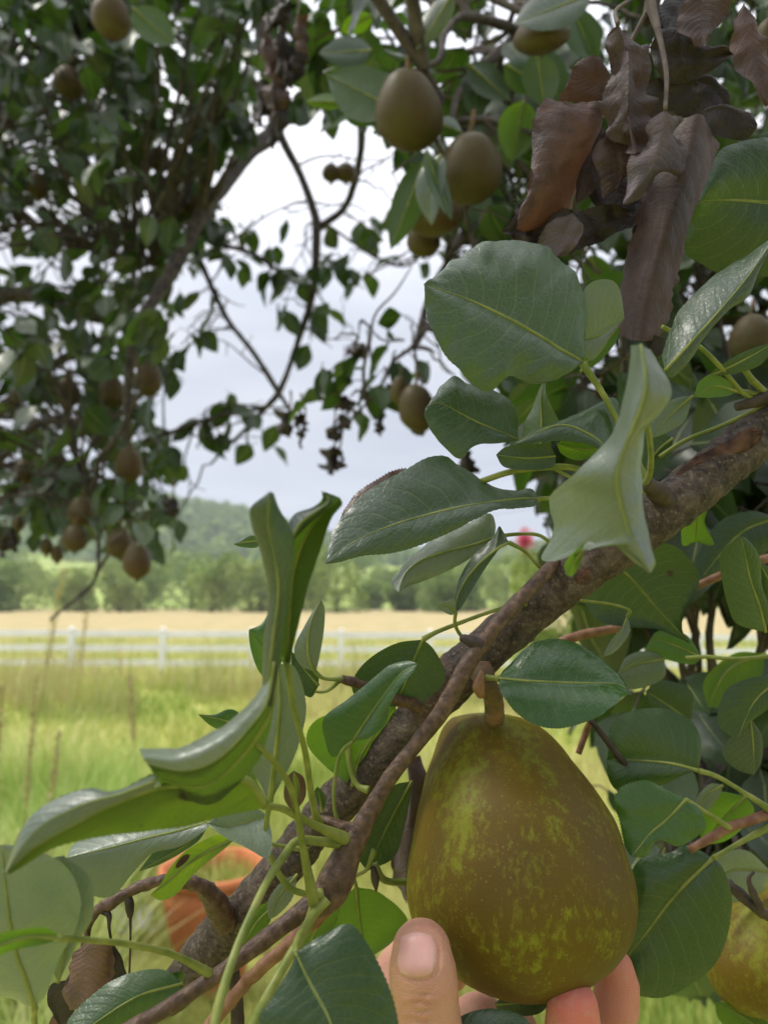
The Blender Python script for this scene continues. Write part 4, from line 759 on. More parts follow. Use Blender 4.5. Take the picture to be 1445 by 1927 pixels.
leaf(BR, [(437, 1580), (390, 1603), (350, 1630), (315, 1662), (284, 1684)], [(408, 1572), (353, 1600), (322, 1632), (302, 1665)], [(429, 1592), (381, 1630), (353, 1658), (332, 1682), (304, 1694)], 'leafyspot', d=(.246, .238), face='under', pet=[(437, 1580), (470, 1575), (520, 1590), (580, 1600)], dp=.26, pw=(7, 10), label="yellow-green leaf blotched with brown")
leaf(FS, [(508, 1512), (515, 1450), (523, 1380), (527, 1310), (524, 1248)], [(476, 1456), (438, 1414), (470, 1350), (500, 1290)], [(541, 1450), (562, 1400), (576, 1330), (556, 1258)], 'leafpale', d=(.226, .215), da=.006, face='under', pet=[(508, 1508), (499, 1568), (505, 1599), (521, 1637), (546, 1671), (580, 1683), (605, 1682)], dp=.240, pw=(11, 17))
leaf(FS, [(505, 1535), (470, 1545), (430, 1556), (390, 1550)], [(480, 1522), (437, 1522), (412, 1534)], [(512, 1580), (503, 1614), (460, 1594), (415, 1570)], 'leafpale', d=(.232, .224), db=-.006)
btube(FS, 'petiole', [(660, 1590, .249), (600, 1583, .244), (560, 1582, .238), (535, 1610, .23), (505, 1655, .222), (480, 1705, .214), (455, 1760, .207), (435, 1815, .2), (410, 1900, .192), (395, 1980, .185)], [22, 17, 15, 15, 15, 15, 15, 17, 19, 20], 'petiole', sides=12)
btube(FS, 'petiole', [(595, 1690, .24), (578, 1745, .236), (545, 1800, .23), (505, 1870, .222), (470, 1940, .21)], [20, 19, 18, 18, 18], 'petiole', sides=12)
btube(FS, 'petiole', [(615, 1690, .24), (592, 1718, .236), (562, 1765, .215), (556, 1793, .195)], [24, 18, 14, 12], 'petiole', sides=12)
leaf(FS, [(556, 1793), (585, 1854), (620, 1920), (650, 2020)], [(600, 1763), (654, 1739), (690, 1775), (731, 1857), (748, 1930), (730, 2000)], [(545, 1825), (512, 1878), (490, 1930), (560, 2010)], 'leafdark', d=(.195, .185), da=.006, serr=.0003, bulge=.002)
leaf(FS, [(640, 1700), (600, 1740), (560, 1830)], [(600, 1700), (550, 1760)], [(630, 1740), (590, 1800)], 'leafyoung', d=(.262, .268), face='under')
# pale leaves at the far left and the bottom
leaf(FS, [(66, 1896), (55, 1857), (31, 1788), (15, 1700), (5, 1590)], [(30, 1886), (-30, 1860), (-75, 1780), (-75, 1680), (-35, 1590)], [(92, 1860), (114, 1800), (142, 1752), (152, 1690), (125, 1630), (68, 1600)], 'leafpale', d=(.19, .182), da=.004, serr=0, pet=[(66, 1896), (70, 1940), (120, 2030)], dp=.205, pw=(12, 16))
leaf(FS, [(110, 1850), (125, 1780), (140, 1690), (120, 1610)], [(80, 1780), (75, 1680), (95, 1620)], [(150, 1770), (176, 1720), (170, 1650)], 'leafpale', d=(.202, .2), serr=0)
leaf(FS, [(118, 1766), (60, 1762), (0, 1780), (-60, 1810)], [(85, 1746), (30, 1750), (-20, 1765)], [(80, 1778), (20, 1790), (-30, 1815)], 'leafyoung', d=(.178, .168), face='under', serr=0, pet=[(112, 1765), (180, 1770), (250, 1778), (330, 1798), (405, 1838)], dp=.229, pw=(13, 16))
leaf(FS, [(345, 1850), (250, 1880), (130, 1960)], [(311, 1826), (263, 1827), (208, 1847), (160, 1885), (128, 1925)], [(330, 1900), (250, 1950), (170, 1985)], 'leaf', d=(.236, .222), da=.004)
leaf(FS, [(345, 1850), (320, 1870), (298, 1905)], [(345, 1828), (312, 1838), (296, 1860)], [(340, 1880), (315, 1905)], 'leafdark', d=(.24, .236))

leaf(FS, [(475, 1372), (430, 1358), (373, 1344)], [(440, 1336), (402, 1345)], [(430, 1376), (398, 1366)], 'leafspot', d=(.25, .245))
leaf(BR, [(552, 1532), (560, 1490), (553, 1450)], [(535, 1500), (540, 1465)], [(574, 1500), (572, 1465)], 'leafblight', d=(.275, .272))
leaf(BR, [(606, 1528), (602, 1500), (597, 1480)], [(596, 1505), (592, 1490)], [(614, 1508), (607, 1490)], 'leaf', d=(.275, .274), nu=20)
leaf(BR, [(470, 1600), (455, 1625), (500, 1650)], [(480, 1625), (500, 1635)], [(450, 1640), (470, 1655)], 'leafdark', d=(.30, .30), nu=20) if False else None
leaf(BR, [(560, 1645), (530, 1680), (505, 1730)], [(530, 1660), (505, 1695)], [(550, 1690), (522, 1722)], 'leafpale', d=(.272, .27), nu=24)
leaf(BR, [(520, 1700), (480, 1740), (455, 1790)], [(490, 1705), (456, 1755)], [(505, 1740), (475, 1780)], 'leafyoung', d=(.278, .28), nu=24, face='under')
# ---------------- leafy branch at the right edge
RB = root_at('leafy_branch', 1445, 745, .30, "slender branch at the right edge, its green leaves crowding round the thick branch", 'branch')
btube(RB, 'twig', [(1700, 640, .34), (1560, 700, .31), (1470, 738, .30), (1432, 752, .298), (1385, 766, .297)], [60, 44, 36, 28, 14], 'twigdark', sides=16, n=40, bump=.0008, bscale=200)
btube(RB, 'petiole', [(1437, 745, .298), (1420, 742, .298), (1390, 736, .296), (1362, 734, .294)], [13, 11, 10, 8], 'petiole', sides=10)
btube(RB, 'petiole', [(1437, 738, .298), (1412, 712, .294), (1398, 690, .292), (1391, 668, .29)], [14, 12, 11, 5], 'petiole', sides=10)
leaf(RB, [(1560, 390), (1445, 381), (1380, 376), (1314, 378)], [(1530, 262), (1445, 259), (1391, 268), (1353, 285), (1328, 340)], [(1540, 500), (1440, 520), (1356, 514), (1322, 498), (1288, 474), (1296, 425)], 'leafdark', d=(.285, .272), da=-.004, db=.010, bulge=.003, face='top')
leaf(RB, [(1250, 697), (1313, 629), (1361, 575), (1410, 515), (1462, 440)], [(1246, 665), (1263, 614), (1283, 576), (1337, 522), (1405, 480)], [(1266, 710), (1301, 673), (1330, 630), (1369, 585), (1408, 556), (1432, 500)], 'leafdull', d=(.245, .25), da=.012, db=.001, wave=.001)
leaf(RB, [(1327, 711), (1390, 682), (1465, 640)], [(1352, 690), (1400, 662)], [(1380, 702), (1430, 686)], 'leaf', d=(.292, .285), pet=None)
leaf(RB, [(1384, 736), (1345, 727), (1305, 747)], [(1370, 717), (1342, 706), (1316, 718)], [(1370, 744), (1335, 748)], 'leafyoung', d=(.292, .288), face='under')
btube(RB, 'petiole', [(1440, 755, .30), (1400, 742, .296), (1356, 692, .29), (1312, 650, .285), (1246, 615, .27)], 9, 'petiole', sides=10)
leaf(RB, [(1303, 745), (1262, 780), (1222, 826)], [(1265, 752), (1228, 785)], [(1286, 792), (1250, 816)], 'leafpale', d=(.30, .295), wave=.002)
leaf(RB, [(1265, 825), (1235, 850), (1205, 900)], [(1235, 815), (1203, 850)], [(1262, 860), (1235, 895)], 'leafdark', d=(.31, .31), face='under')
btube(RB, 'petiole', [(1445, 760, .302), (1360, 800, .304), (1290, 828, .306), (1240, 860, .308)], 9, 'petiole', sides=8)
leaf(RB, [(1322, 905), (1312, 970), (1308, 1020)], [(1290, 950), (1283, 985), (1284, 1026)], [(1342, 925), (1325, 980), (1342, 1024)], 'leafyoung', d=(.305, .31), face='under')
leaf(RB, [(1460, 975), (1390, 1005), (1318, 1088)], [(1410, 962), (1350, 985), (1312, 1048)], [(1445, 1035), (1370, 1082)], 'leafdark', d=(.40, .39))
leaf(RB, [(1440, 1190), (1428, 1140), (1412, 1095), (1402, 1050), (1394, 1007)], [(1386, 1174), (1370, 1140), (1357, 1090), (1354, 1047), (1374, 1022)], [(1447, 1150), (1432, 1100), (1430, 1055), (1412, 1022)], 'leaf', d=(.31, .30), da=-.003, face='top')
leaf(RB, [(1450, 1190), (1455, 1120), (1430, 1060)], [(1440, 1140), (1432, 1080)], [(1480, 1140), (1470, 1080)], 'leafdark', d=(.315, .305))
leaf(RB, [(1480, 1268), (1420, 1318), (1386, 1392)], [(1410, 1276), (1364, 1302), (1350, 1362)], [(1450, 1325), (1408, 1362)], 'leaf', d=(.315, .31), wave=.0014)
leaf(RB, [(1410, 1350), (1416, 1400), (1418, 1460)], [(1380, 1380), (1358, 1415), (1382, 1446)], [(1432, 1385), (1432, 1430)], 'leafdull', d=(.318, .318))
leaf(RB, [(1314, 1450), (1258, 1436), (1200, 1431), (1140, 1430)], [(1319, 1395), (1300, 1358), (1268, 1340), (1232, 1333), (1183, 1340), (1148, 1368)], [(1280, 1460), (1245, 1478), (1200, 1484), (1160, 1486), (1142, 1458)], 'leaf', d=(.31, .318), da=.004, bulge=.003, pet=[(1314, 1450), (1350, 1462), (1400, 1492), (1450, 1525)], dp=.31, pw=(11, 12))
leaf(RB, [(1290, 1505), (1250, 1545), (1222, 1570), (1188, 1612)], [(1253, 1486), (1215, 1470), (1170, 1484), (1156, 1512), (1166, 1545), (1176, 1592)], [(1318, 1525), (1320, 1563), (1276, 1590), (1235, 1582), (1214, 1612)], 'leafspot', d=(.298, .292), da=.003, wave=.002, serr=.0008, pet=[(1290, 1505), (1330, 1530), (1372, 1558)], dp=.308, pw=(9, 10), label="ragged spotted leaf touching the pear's right side")
leaf(RB, [(1402, 1498), (1360, 1540), (1318, 1592)], [(1340, 1492), (1318, 1540)], [(1417, 1530), (1372, 1578)], 'leafyoung', d=(.33, .33))
leaf(RB, [(1360, 1478), (1330, 1495), (1312, 1530)], [(1335, 1476), (1309, 1505)], [(1352, 1498), (1328, 1530)], 'leafpale', d=(.322, .322))
leaf(RB, [(1341, 1615), (1291, 1660), (1253, 1703), (1217, 1752), (1185, 1793), (1148, 1850)], [(1319, 1602), (1291, 1591), (1262, 1604), (1228, 1612), (1193, 1630), (1180, 1700), (1155, 1780)], [(1358, 1632), (1374, 1675), (1374, 1728), (1361, 1783), (1332, 1828), (1291, 1858), (1248, 1876), (1205, 1876), (1165, 1866)], 'leafdark', d=(.312, .316), da=.004, db=-.003, bulge=.0035, pet=[(1341, 1615), (1380, 1592), (1450, 1553)], dp=.31, pw=(10, 12))
btube(RB, 'twig', [(1296, 1600, .308), (1340, 1575, .308), (1380, 1553, .309), (1450, 1530, .312), (1700, 1430, .34)], [15, 17, 18, 20, 40], 'twigred', sides=12, n=40, bump=.0005, bscale=240)
btube(RB, 'twig', [(1108, 1352, .315), (1150, 1405, .315), (1205, 1478, .318)], [10, 13, 11], 'twigdark', sides=10, n=24, bump=.0003, bscale=240)
btube(RB, 'twig', [(1088, 1418, .34), (1103, 1375, .34), (1112, 1352, .335)], [12, 13, 10], 'twigred', sides=10, n=14)
btube(RB, 'twig', [(1040, 1215, .34), (1090, 1196, .34), (1165, 1182, .345)], [18, 19, 17], 'twigred', sides=12, n=20, bump=.0004, bscale=200)
btube(RB, 'twig', [(1300, 1108, .34), (1350, 1085, .34), (1460, 1045, .35), (1700, 980, .4)], [14, 16, 18, 40], 'twigred', sides=12, n=30, bump=.0004, bscale=200)
btube(RB, 'petiole', [(1450, 1235, .33), (1380, 1240, .33), (1330, 1236, .335), (1290, 1238, .34)], [8, 8, 8, 8], 'petiole', sides=8)
leaf(RB, [(1320, 1238), (1270, 1215), (1225, 1200)], [(1290, 1195), (1240, 1188)], [(1300, 1250), (1250, 1240), (1215, 1225)], 'leafspot', d=(.36, .36))
leaf(RB, [(1250, 1240), (1200, 1250), (1160, 1270)], [(1225, 1225), (1180, 1235)], [(1248, 1275), (1200, 1296), (1165, 1290)], 'leafpale', d=(.36, .36))
leaf(RB, [(1300, 1360), (1260, 1330), (1215, 1300)], [(1300, 1300), (1240, 1280)], [(1270, 1365), (1220, 1335)], 'leafdark', d=(.40, .40))
leaf(RB, [(1440, 1230), (1370, 1260), (1330, 1330)], [(1380, 1230), (1325, 1280)], [(1425, 1290), (1370, 1330)], 'leafyoung', d=(.44, .44), face='under')
leaf(RB, [(1450, 1640), (1370, 1640), (1310, 1700)], [(1400, 1600), (1340, 1620)], [(1430, 1680), (1370, 1700)], 'leafpale', d=(.36, .35))
leaf(RB, [(830, 1960), (930, 1930), (1010, 1950)], [(850, 1925), (890, 1903), (935, 1899), (985, 1914)], [(880, 1985), (960, 1985)], 'leafdark', d=(.24, .24), da=.004)
leaf(RB, [(930, 1890), (985, 1886), (1045, 1878)], [(955, 1870), (1005, 1868)], [(950, 1908), (1010, 1908)], 'leafdark', d=(.285, .285))
leaf(RB, [(1480, 1990), (1420, 1930), (1345, 1885)], [(1440, 1920), (1392, 1895)], [(1400, 1960), (1355, 1920)], 'leafyoung', d=(.35, .35), serr=.0012)

# ---------------- withered leaves, upper right
WC = root_at('withered_cluster', 1225, 5, .33, "brown withered leaf cluster hanging from its dead spur at the upper right", 'dead leaves')
btube(WC, 'twig', [(1290, -160, .35), (1240, -60, .335), (1225, 10, .328), (1215, 45, .326)], [40, 34, 28, 10], 'twigdark', sides=14, n=30, bump=.0008, bscale=220)
def dead(mid, a, b, mat='dead', d=(.31, .31), **kw):
    kw.setdefault('crump', .0022); kw.setdefault('wave', .001); kw.setdefault('bulge', .002)
    return leaf(WC, mid, a, b, mat, d=d, name='dead_leaf', serr=kw.pop('serr', .0003), **kw)
PB = M['petiolebrown']
dead([(1139, 199), (1111, 256), (1059, 315), (1007, 374), (971, 431)], [(1115, 190), (1068, 198), (1024, 189), (1005, 230), (1000, 311), (994, 360), (985, 400)], [(1122, 250), (1100, 285), (1087, 325), (1080, 375), (1070, 405), (1026, 438), (990, 434)], 'dead', d=(.300, .292), da=.002, db=.030, bulge=.003, crump=.0012, label="folded dead leaf with pale ribbed half", pet=[(1139, 199), (1150, 150), (1185, 80), (1218, 20)], dp=.325, pw=(8, 8), petmat=PB)
dead([(1150, 190), (1110, 155), (1076, 128)], [(1090, 192), (1052, 188), (1062, 160)], [(1148, 140), (1125, 112), (1095, 110)], 'dead', d=(.318, .312))
dead([(1162, 46), (1182, 100), (1182, 200), (1195, 289)], [(1132, 68), (1140, 121), (1143, 173), (1135, 242), (1172, 285)], [(1195, 60), (1216, 104), (1218, 208), (1222, 284)], 'dead', d=(.290, .284), da=.010, db=.010, bulge=-.002, crump=.005, pet=[(1162, 46), (1158, 20), (1185, 0), (1215, -20)], dp=.325, pw=(9, 9), petmat=PB, label="crumpled near-black dead leaf")
dead([(1150, 225), (1160, 290), (1165, 340), (1134, 376)], [(1138, 245), (1115, 292), (1128, 335)], [(1195, 250), (1188, 300), (1180, 330)], 'dead', d=(.298, .300), crump=.003)
dead([(1251, 204), (1249, 242), (1222, 320), (1172, 385)], [(1222, 228), (1220, 277), (1188, 304), (1177, 355)], [(1281, 225), (1263, 256), (1288, 284), (1281, 325), (1243, 331), (1205, 374)], 'deadpurple', d=(.284, .28), da=.004, db=.007, crump=.002, serr=.0008, pet=[(1251, 206), (1253, 138), (1240, 69), (1222, 5)], dp=.322, pw=(8, 17), petmat=PB, label="mauve-grey dead leaf hanging on a long stalk")
rails_leaf(WC, [D([(1262, 225), (1240, 285), (1204, 374), (1188, 450), (1162, 566), (1158, 626)], .310, .300), D([(1290, 222), (1270, 300), (1240, 390), (1218, 480), (1195, 570), (1185, 640)], .297, .286), D([(1322, 218), (1305, 300), (1275, 390), (1248, 480), (1225, 575), (1215, 642)], .296, .288), D([(1349, 270), (1338, 330), (1312, 405), (1278, 500), (1258, 575), (1238, 638)], .332, .318)], 'dead', mid=1, name='dead_leaf', crump=.0014, serr=.0003, label="longest dead leaf, rolled like a scroll")
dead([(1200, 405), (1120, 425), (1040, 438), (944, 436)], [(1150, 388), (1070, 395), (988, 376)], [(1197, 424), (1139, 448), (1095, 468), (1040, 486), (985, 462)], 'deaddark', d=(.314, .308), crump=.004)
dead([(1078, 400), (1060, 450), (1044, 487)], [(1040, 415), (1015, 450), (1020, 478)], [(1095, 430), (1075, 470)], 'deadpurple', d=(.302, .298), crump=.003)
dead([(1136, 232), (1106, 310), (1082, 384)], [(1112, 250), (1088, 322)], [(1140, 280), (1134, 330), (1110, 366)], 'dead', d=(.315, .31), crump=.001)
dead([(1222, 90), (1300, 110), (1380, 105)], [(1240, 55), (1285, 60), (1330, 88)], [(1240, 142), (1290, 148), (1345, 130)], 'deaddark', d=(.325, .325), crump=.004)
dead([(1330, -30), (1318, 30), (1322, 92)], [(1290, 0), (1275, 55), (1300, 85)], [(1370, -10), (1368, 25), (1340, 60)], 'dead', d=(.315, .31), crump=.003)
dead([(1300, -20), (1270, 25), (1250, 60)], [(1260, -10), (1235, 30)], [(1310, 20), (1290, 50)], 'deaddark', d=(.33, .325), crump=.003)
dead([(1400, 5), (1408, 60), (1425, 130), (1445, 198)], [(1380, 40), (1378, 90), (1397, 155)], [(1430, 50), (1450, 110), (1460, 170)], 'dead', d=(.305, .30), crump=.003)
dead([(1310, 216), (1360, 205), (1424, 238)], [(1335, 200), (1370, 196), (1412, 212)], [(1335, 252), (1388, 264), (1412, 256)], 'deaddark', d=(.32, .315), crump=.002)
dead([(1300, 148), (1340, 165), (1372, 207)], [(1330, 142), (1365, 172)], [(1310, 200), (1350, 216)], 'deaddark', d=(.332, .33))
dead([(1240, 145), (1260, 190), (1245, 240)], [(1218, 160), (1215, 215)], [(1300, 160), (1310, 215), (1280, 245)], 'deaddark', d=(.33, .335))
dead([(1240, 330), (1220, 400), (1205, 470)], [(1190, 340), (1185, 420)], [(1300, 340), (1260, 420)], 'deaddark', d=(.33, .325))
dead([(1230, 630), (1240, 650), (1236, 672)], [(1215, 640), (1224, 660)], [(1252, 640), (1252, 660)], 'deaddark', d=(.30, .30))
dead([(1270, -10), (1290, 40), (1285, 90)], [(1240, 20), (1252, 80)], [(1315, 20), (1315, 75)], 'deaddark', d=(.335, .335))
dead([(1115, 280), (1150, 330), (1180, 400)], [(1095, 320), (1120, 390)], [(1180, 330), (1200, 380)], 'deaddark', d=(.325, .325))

# ---------------- pears
def pear_mesh(name, prof, mat, seg=56, axis=None, lump=.015, dim=True):
    """prof: [(x, y, halfwidth)] photo pixels down the pear at depth d -> world mesh"""
    pass
def pear_px(name, rows, d, mat, label, group=None, seg=64, lump=.012, seed=0, stem=None, stemw=(22, 14), squash=1.0, calyx=True):
    """rows: (x_centre, y, half_width) from the top to the bottom, in photo pixels, round in depth about depth d"""
    q = resample(rows, 72); ctr = P(q[36][0], q[36][1], d); vd = (ctr-C0).normalized(); D0 = (ctr-C0).length
    rt = vd.cross(Vector((0, 0, 1))).normalized()
    def Q(x, y):
        r_ = P(x, y, 1)-C0; return C0+r_*(D0/r_.dot(vd))
    top = Q(q[0][0], q[0][1]); root = empty(name, top); tag(root, label, 'pear', group); V = []; n = len(q)
    for i, (x, y, hw) in enumerate(q):
        c = Q(x, y); r = (Q(x+max(hw, .3), y)-Q(x-max(hw, .3), y)).length*.5*.99
        for k in range(seg):
            th = 2*math.pi*k/seg; dr = rt*math.cos(th)+vd*(math.sin(th)*squash)
            l = 1+lump*nz((math.cos(th)*1.3+seed, math.sin(th)*1.3, i/n*3), 1.2)
            V.append(c+dr*r*l)
    V.append(Q(q[0][0], q[0][1]+1.5)); V.append(Q(q[-1][0], q[-1][1]-1.5)); a = n*seg
    F = [(i*seg+k, (i+1)*seg+k, (i+1)*seg+(k+1) % seg, i*seg+(k+1) % seg) for i in range(n-1) for k in range(seg)]
    F += [(k, (k+1) % seg, a) for k in range(seg)]+[((n-1)*seg+(k+1) % seg, (n-1)*seg+k, a+1) for k in range(seg)]
    me = bpy.data.meshes.new('flesh'); me.from_pydata([tuple(Vector(v)-top) for v in V], [], F); me.materials.append(M[mat]); me.polygons.foreach_set('use_smooth', np.ones(len(F), dtype=bool))
    o = bpy.data.objects.new('skin', me); COL.objects.link(o); o.parent = root
    if stem:
        s = child('stalk', tube_mesh([P(*p) for p in stem], [.5*w/FPX*p[2] for w, p in zip(np.linspace(stemw[0], stemw[1], len(stem)), stem)], 'stalk', sides=12, n=20, mat=M['stalk'], bump=.0003, bscale=260), root)
    if calyx:
        x, y, hw = rows[-1]; cp = [P(x+ax*5, y-3, d+az*5/FPX*d) for ax, az in ((-1, 0), (1, 0))]
        child('calyx', tube_mesh([Q(x, y-6), Q(x, y+2), Q(x+1, y+6)], [.5*20/FPX*d*(1 if hw > 12 else .4), .5*16/FPX*d*(1 if hw > 12 else .4), .2/FPX*d], 'calyx', sides=8, mat=M['twigdark']), root)
    return root
PD = .290
pear_px('pear', [(926, 1352, 4), (922, 1349, 30), (920, 1350, 52), (922, 1357, 76), (929, 1375, 98), (937, 1400, 116), (944, 1430, 132), (952, 1465, 153), (960, 1500, 170), (967, 1540, 188), (970, 1580, 199), (974, 1640, 213), (976, 1690, 216), (978, 1735, 209), (979, 1765, 199), (979, 1800, 178), (979, 1830, 149), (981, 1855, 113), (983, 1872, 78), (984, 1882, 45), (984, 1884, 22), (984, 1878, 3)], PD, 'pear', "large ripe russet pear with green streaks held in the hand", 'pears on the branches', seg=96, lump=.02, seed=3, stem=[(930, 1353, PD), (930, 1335, .285), (928, 1315, .279), (922, 1296, .276)], stemw=(38, 36))
def far_pear(x, y, hw, hh, d, label, tilt=0, mat='pearfar', stem=True):
    rows = []; nk = random.uniform(-.10, .07)
    for t, w in ((0, .06), (.02, .25), (.08, .50), (.2, .74), (.35, .91), (.5, .99), (.62, 1.0), (.75, .93), (.86, .74), (.94, .5), (.99, .25), (1.0, .05)):
        w = w*(1+nk*math.sin(math.pi*min(1, t*2.2))) if t < .46 else w
        rows.append((x+random.uniform(-.4, .4)+tilt*(t-.5)*2*hh*.01*hh/abs(hh), y-hh+2*hh*t, hw*w))
    st = [(x-tilt*.3, y-hh+2, d), (x-tilt*.4+3, y-hh*1.25, d), (x-tilt*.4+6, y-hh*1.55, d+.004)] if stem else None
    return pear_px('pear', rows, d, mat, label, 'pears on the branches', seg=36, seed=x*.01, stem=st, stemw=(hw*.16, hw*.13))
PL = [(769, 207, 65, 80, .72, "upper of the two big brown pears hanging side by side at the top centre", 6), (884, 317, 62, 70, .70, "lower right of the two big brown pears at the top centre, round and rosy", -4),
      (815, 395, 58, 52, .80, "shaded pear tucked behind a grey leaf below the two big top pears", 0), (797, 450, 32, 34, .86, "small pear hanging lowest under the top centre cluster", 0), (1019, 62, 54, 42, .62, "brown pear under a green leaf beside the withered cluster", 0),
      (1445, 95, 34, 62, .48, "greenish pear cut by the right edge next to the withered leaves", 0), (1412, 640, 44, 50, .55, "dull brown pear half hidden behind leaves above the thick branch", 0),
      (210, 30, 38, 46, 1.25, "brown pear cut by the top edge at the upper left", 0), (130, 155, 30, 32, 1.7, "dim pear in shade left of the pear at the top edge", 0), (72, 350, 22, 27, 1.9, "small dark pear among leaves near the left edge", 0),
      (334, 383, 24, 27, 1.9, "left pear of the touching pair beside the grey limb", 0), (379, 390, 25, 27, 1.9, "right pear of the touching pair beside the grey limb", 0), (300, 300, 22, 26, 2.0, "small shaded pear above the touching pair", 0),
      (243, 874, 27, 34, 1.6, "brown pear hanging alone against the sky left of the opening", 0), (153, 962, 27, 28, 1.55, "greenish pear above the lowest left hanging group", 0), (141, 1013, 25, 26, 1.5, "round brown pear in the lowest left hanging group", 0),
      (88, 1028, 13, 16, 1.6, "tiny brown fruitlet, left of two under the left foliage", 0), (108, 1042, 13, 16, 1.6, "tiny brown fruitlet, right of two under the left foliage", 0), (226, 1022, 27, 30, 1.5, "tan pear just behind the lowest hanging pear at the left", 0),
      (258, 1054, 28, 36, 1.42, "lowest hanging pear at the left, dark olive brown", 0), (785, 768, 36, 46, 1.05, "brown pear dangling beside the two big leaves against the sky", 10), (752, 735, 18, 28, 1.1, "purplish small pear overlapping the one dangling against the sky", 0),
      (623, 325, 17, 19, 1.9, "left of two small dark pears silhouetted against bright sky", 0), (651, 325, 20, 20, 1.9, "right of two small dark pears silhouetted against bright sky", 0), (45, 888, 20, 24, 1.7, "pear at the left edge above the ridge line", 0),
      (128, 738, 24, 30, 1.9, "tan pear deep in the left foliage at mid height", 0), (36, 985, 11, 15, 1.7, "tiny pear hanging near the left edge over the ridge", 0), (280, 712, 26, 34, 1.8, "dark shaded pear at the right margin of the left foliage", 0), (210, 735, 26, 32, 1.9, "shaded pear behind a limb in the left foliage at mid height", 0)]
for (x, y, hw, hh, d, lab, ti) in PL: far_pear(x, y, hw, hh, d, lab, ti)
rp = pear_px('pear', [(1420, 1652, 4), (1420, 1650, 30), (1425, 1665, 48), (1432, 1700, 70), (1438, 1750, 100), (1440, 1800, 118), (1440, 1840, 118), (1437, 1880, 95), (1430, 1905, 60), (1425, 1915, 25), (1424, 1912, 4)], .36, 'pear', "brown pear cut by the right edge at the bottom corner", 'pears on the branches', seg=64, seed=8)
btube(RB, 'twig', [(1370, 1662, .318), (1400, 1690, .318), (1440, 1722, .318), (1500, 1750, .33)], [18, 20, 20, 24], 'twigdark', sides=12, n=24, bump=.0006, bscale=240)
btube(RB, 'twig', [(1430, 1710, .316), (1416, 1680, .314), (1408, 1655, .313), (1418, 1640, .313)], [16, 13, 9, 5], 'twigdark', sides=10, n=18, bump=.0004, bscale=240)
# ================================================================== canopies
def inpoly(x, y, poly):
    c = False; n = len(poly); j = n-1
    for i in range(n):
        xi, yi = poly[i]; xj, yj = poly[j]
        if (yi > y) != (yj > y) and x < (xj-xi)*(y-yi)/(yj-yi+1e-9)+xi: c = not c
        j = i
    return c
NU, NV = 7, 5
def leaf_arrays(B, T, Nr, Ln, Wd, curl, fold):
    """vectorised ovate leaves: base, direction, normal, length, width -> (n, NU*NV, 3)"""
    T = T/np.linalg.norm(T, axis=1)[:, None]; Nr = Nr-T*(Nr*T).sum(1)[:, None]; Nr /= np.linalg.norm(Nr, axis=1)[:, None]; Sd = np.cross(T, Nr)
    u = np.linspace(0, 1, NU); n = len(B); V = np.zeros((n, NU, NV, 3))
    w = np.array([0.03, .62, .95, 1.0, .82, .48, .02])
    for i in range(NU):
        for j in range(NV):
            v = (j-(NV-1)/2)/((NV-1)/2)
            along = u[i]*Ln; drop = -curl*Ln*u[i]**2
            V[:, i, j] = B+T*(along-0.12*curl*Ln*u[i]**2)[:, None]+Sd*(Wd*.5*w[i]*v)[:, None]+Nr*(drop+fold*Wd*abs(v)**1.4*w[i]*.5+0.05*Wd*np.sin(u[i]*9+v*3+Ln*900))[:, None]
    return V.reshape(n, NU*NV, 3)
LF = np.array([[i*NV+j, (i+1)*NV+j, (i+1)*NV+j+1, i*NV+j+1] for i in range(NU-1) for j in range(NV-1)])
LUV = np.array([[((i+a)/(NU-1), (j+b)/(NV-1)) for a, b in ((0, 0), (1, 0), (1, 1), (0, 1))] for i in range(NU-1) for j in range(NV-1)]).reshape(-1, 2)
def leaves_mesh(name, V, rn, mat):
    n = len(V); F = (LF[None]+(np.arange(n)*NU*NV)[:, None, None]).reshape(-1, 4)
    return mesh_np(name, V.reshape(-1, 3), F, M[mat], uv=np.tile(LUV, (n, 1)), rnd=np.repeat(rn, NU*NV))
def cluster(c, k, spread=.05, lr=(.055, .085), out=None):
    """k leaves round a spur at c"""
    for _ in range(k):
        dv = Vector(rng.normal(0, 1, 3)); dv.normalize(); dv.z = dv.z*0.7-0.25; dv.normalize()
        st = c+Vector(rng.normal(0, .012, 3)); b = st+dv*random.uniform(.02, spread); t = dv.copy(); t.z -= random.uniform(.2, 1.1); t.normalize()
        nr = Vector((rng.normal(0, .6), rng.normal(0, .6)-.25, 1.0))
        Ln = random.uniform(*lr); out.append((st, b, t, nr, Ln, Ln*random.uniform(.58, .74), random.uniform(-.05, .35), random.uniform(.05, .45), random.random()))
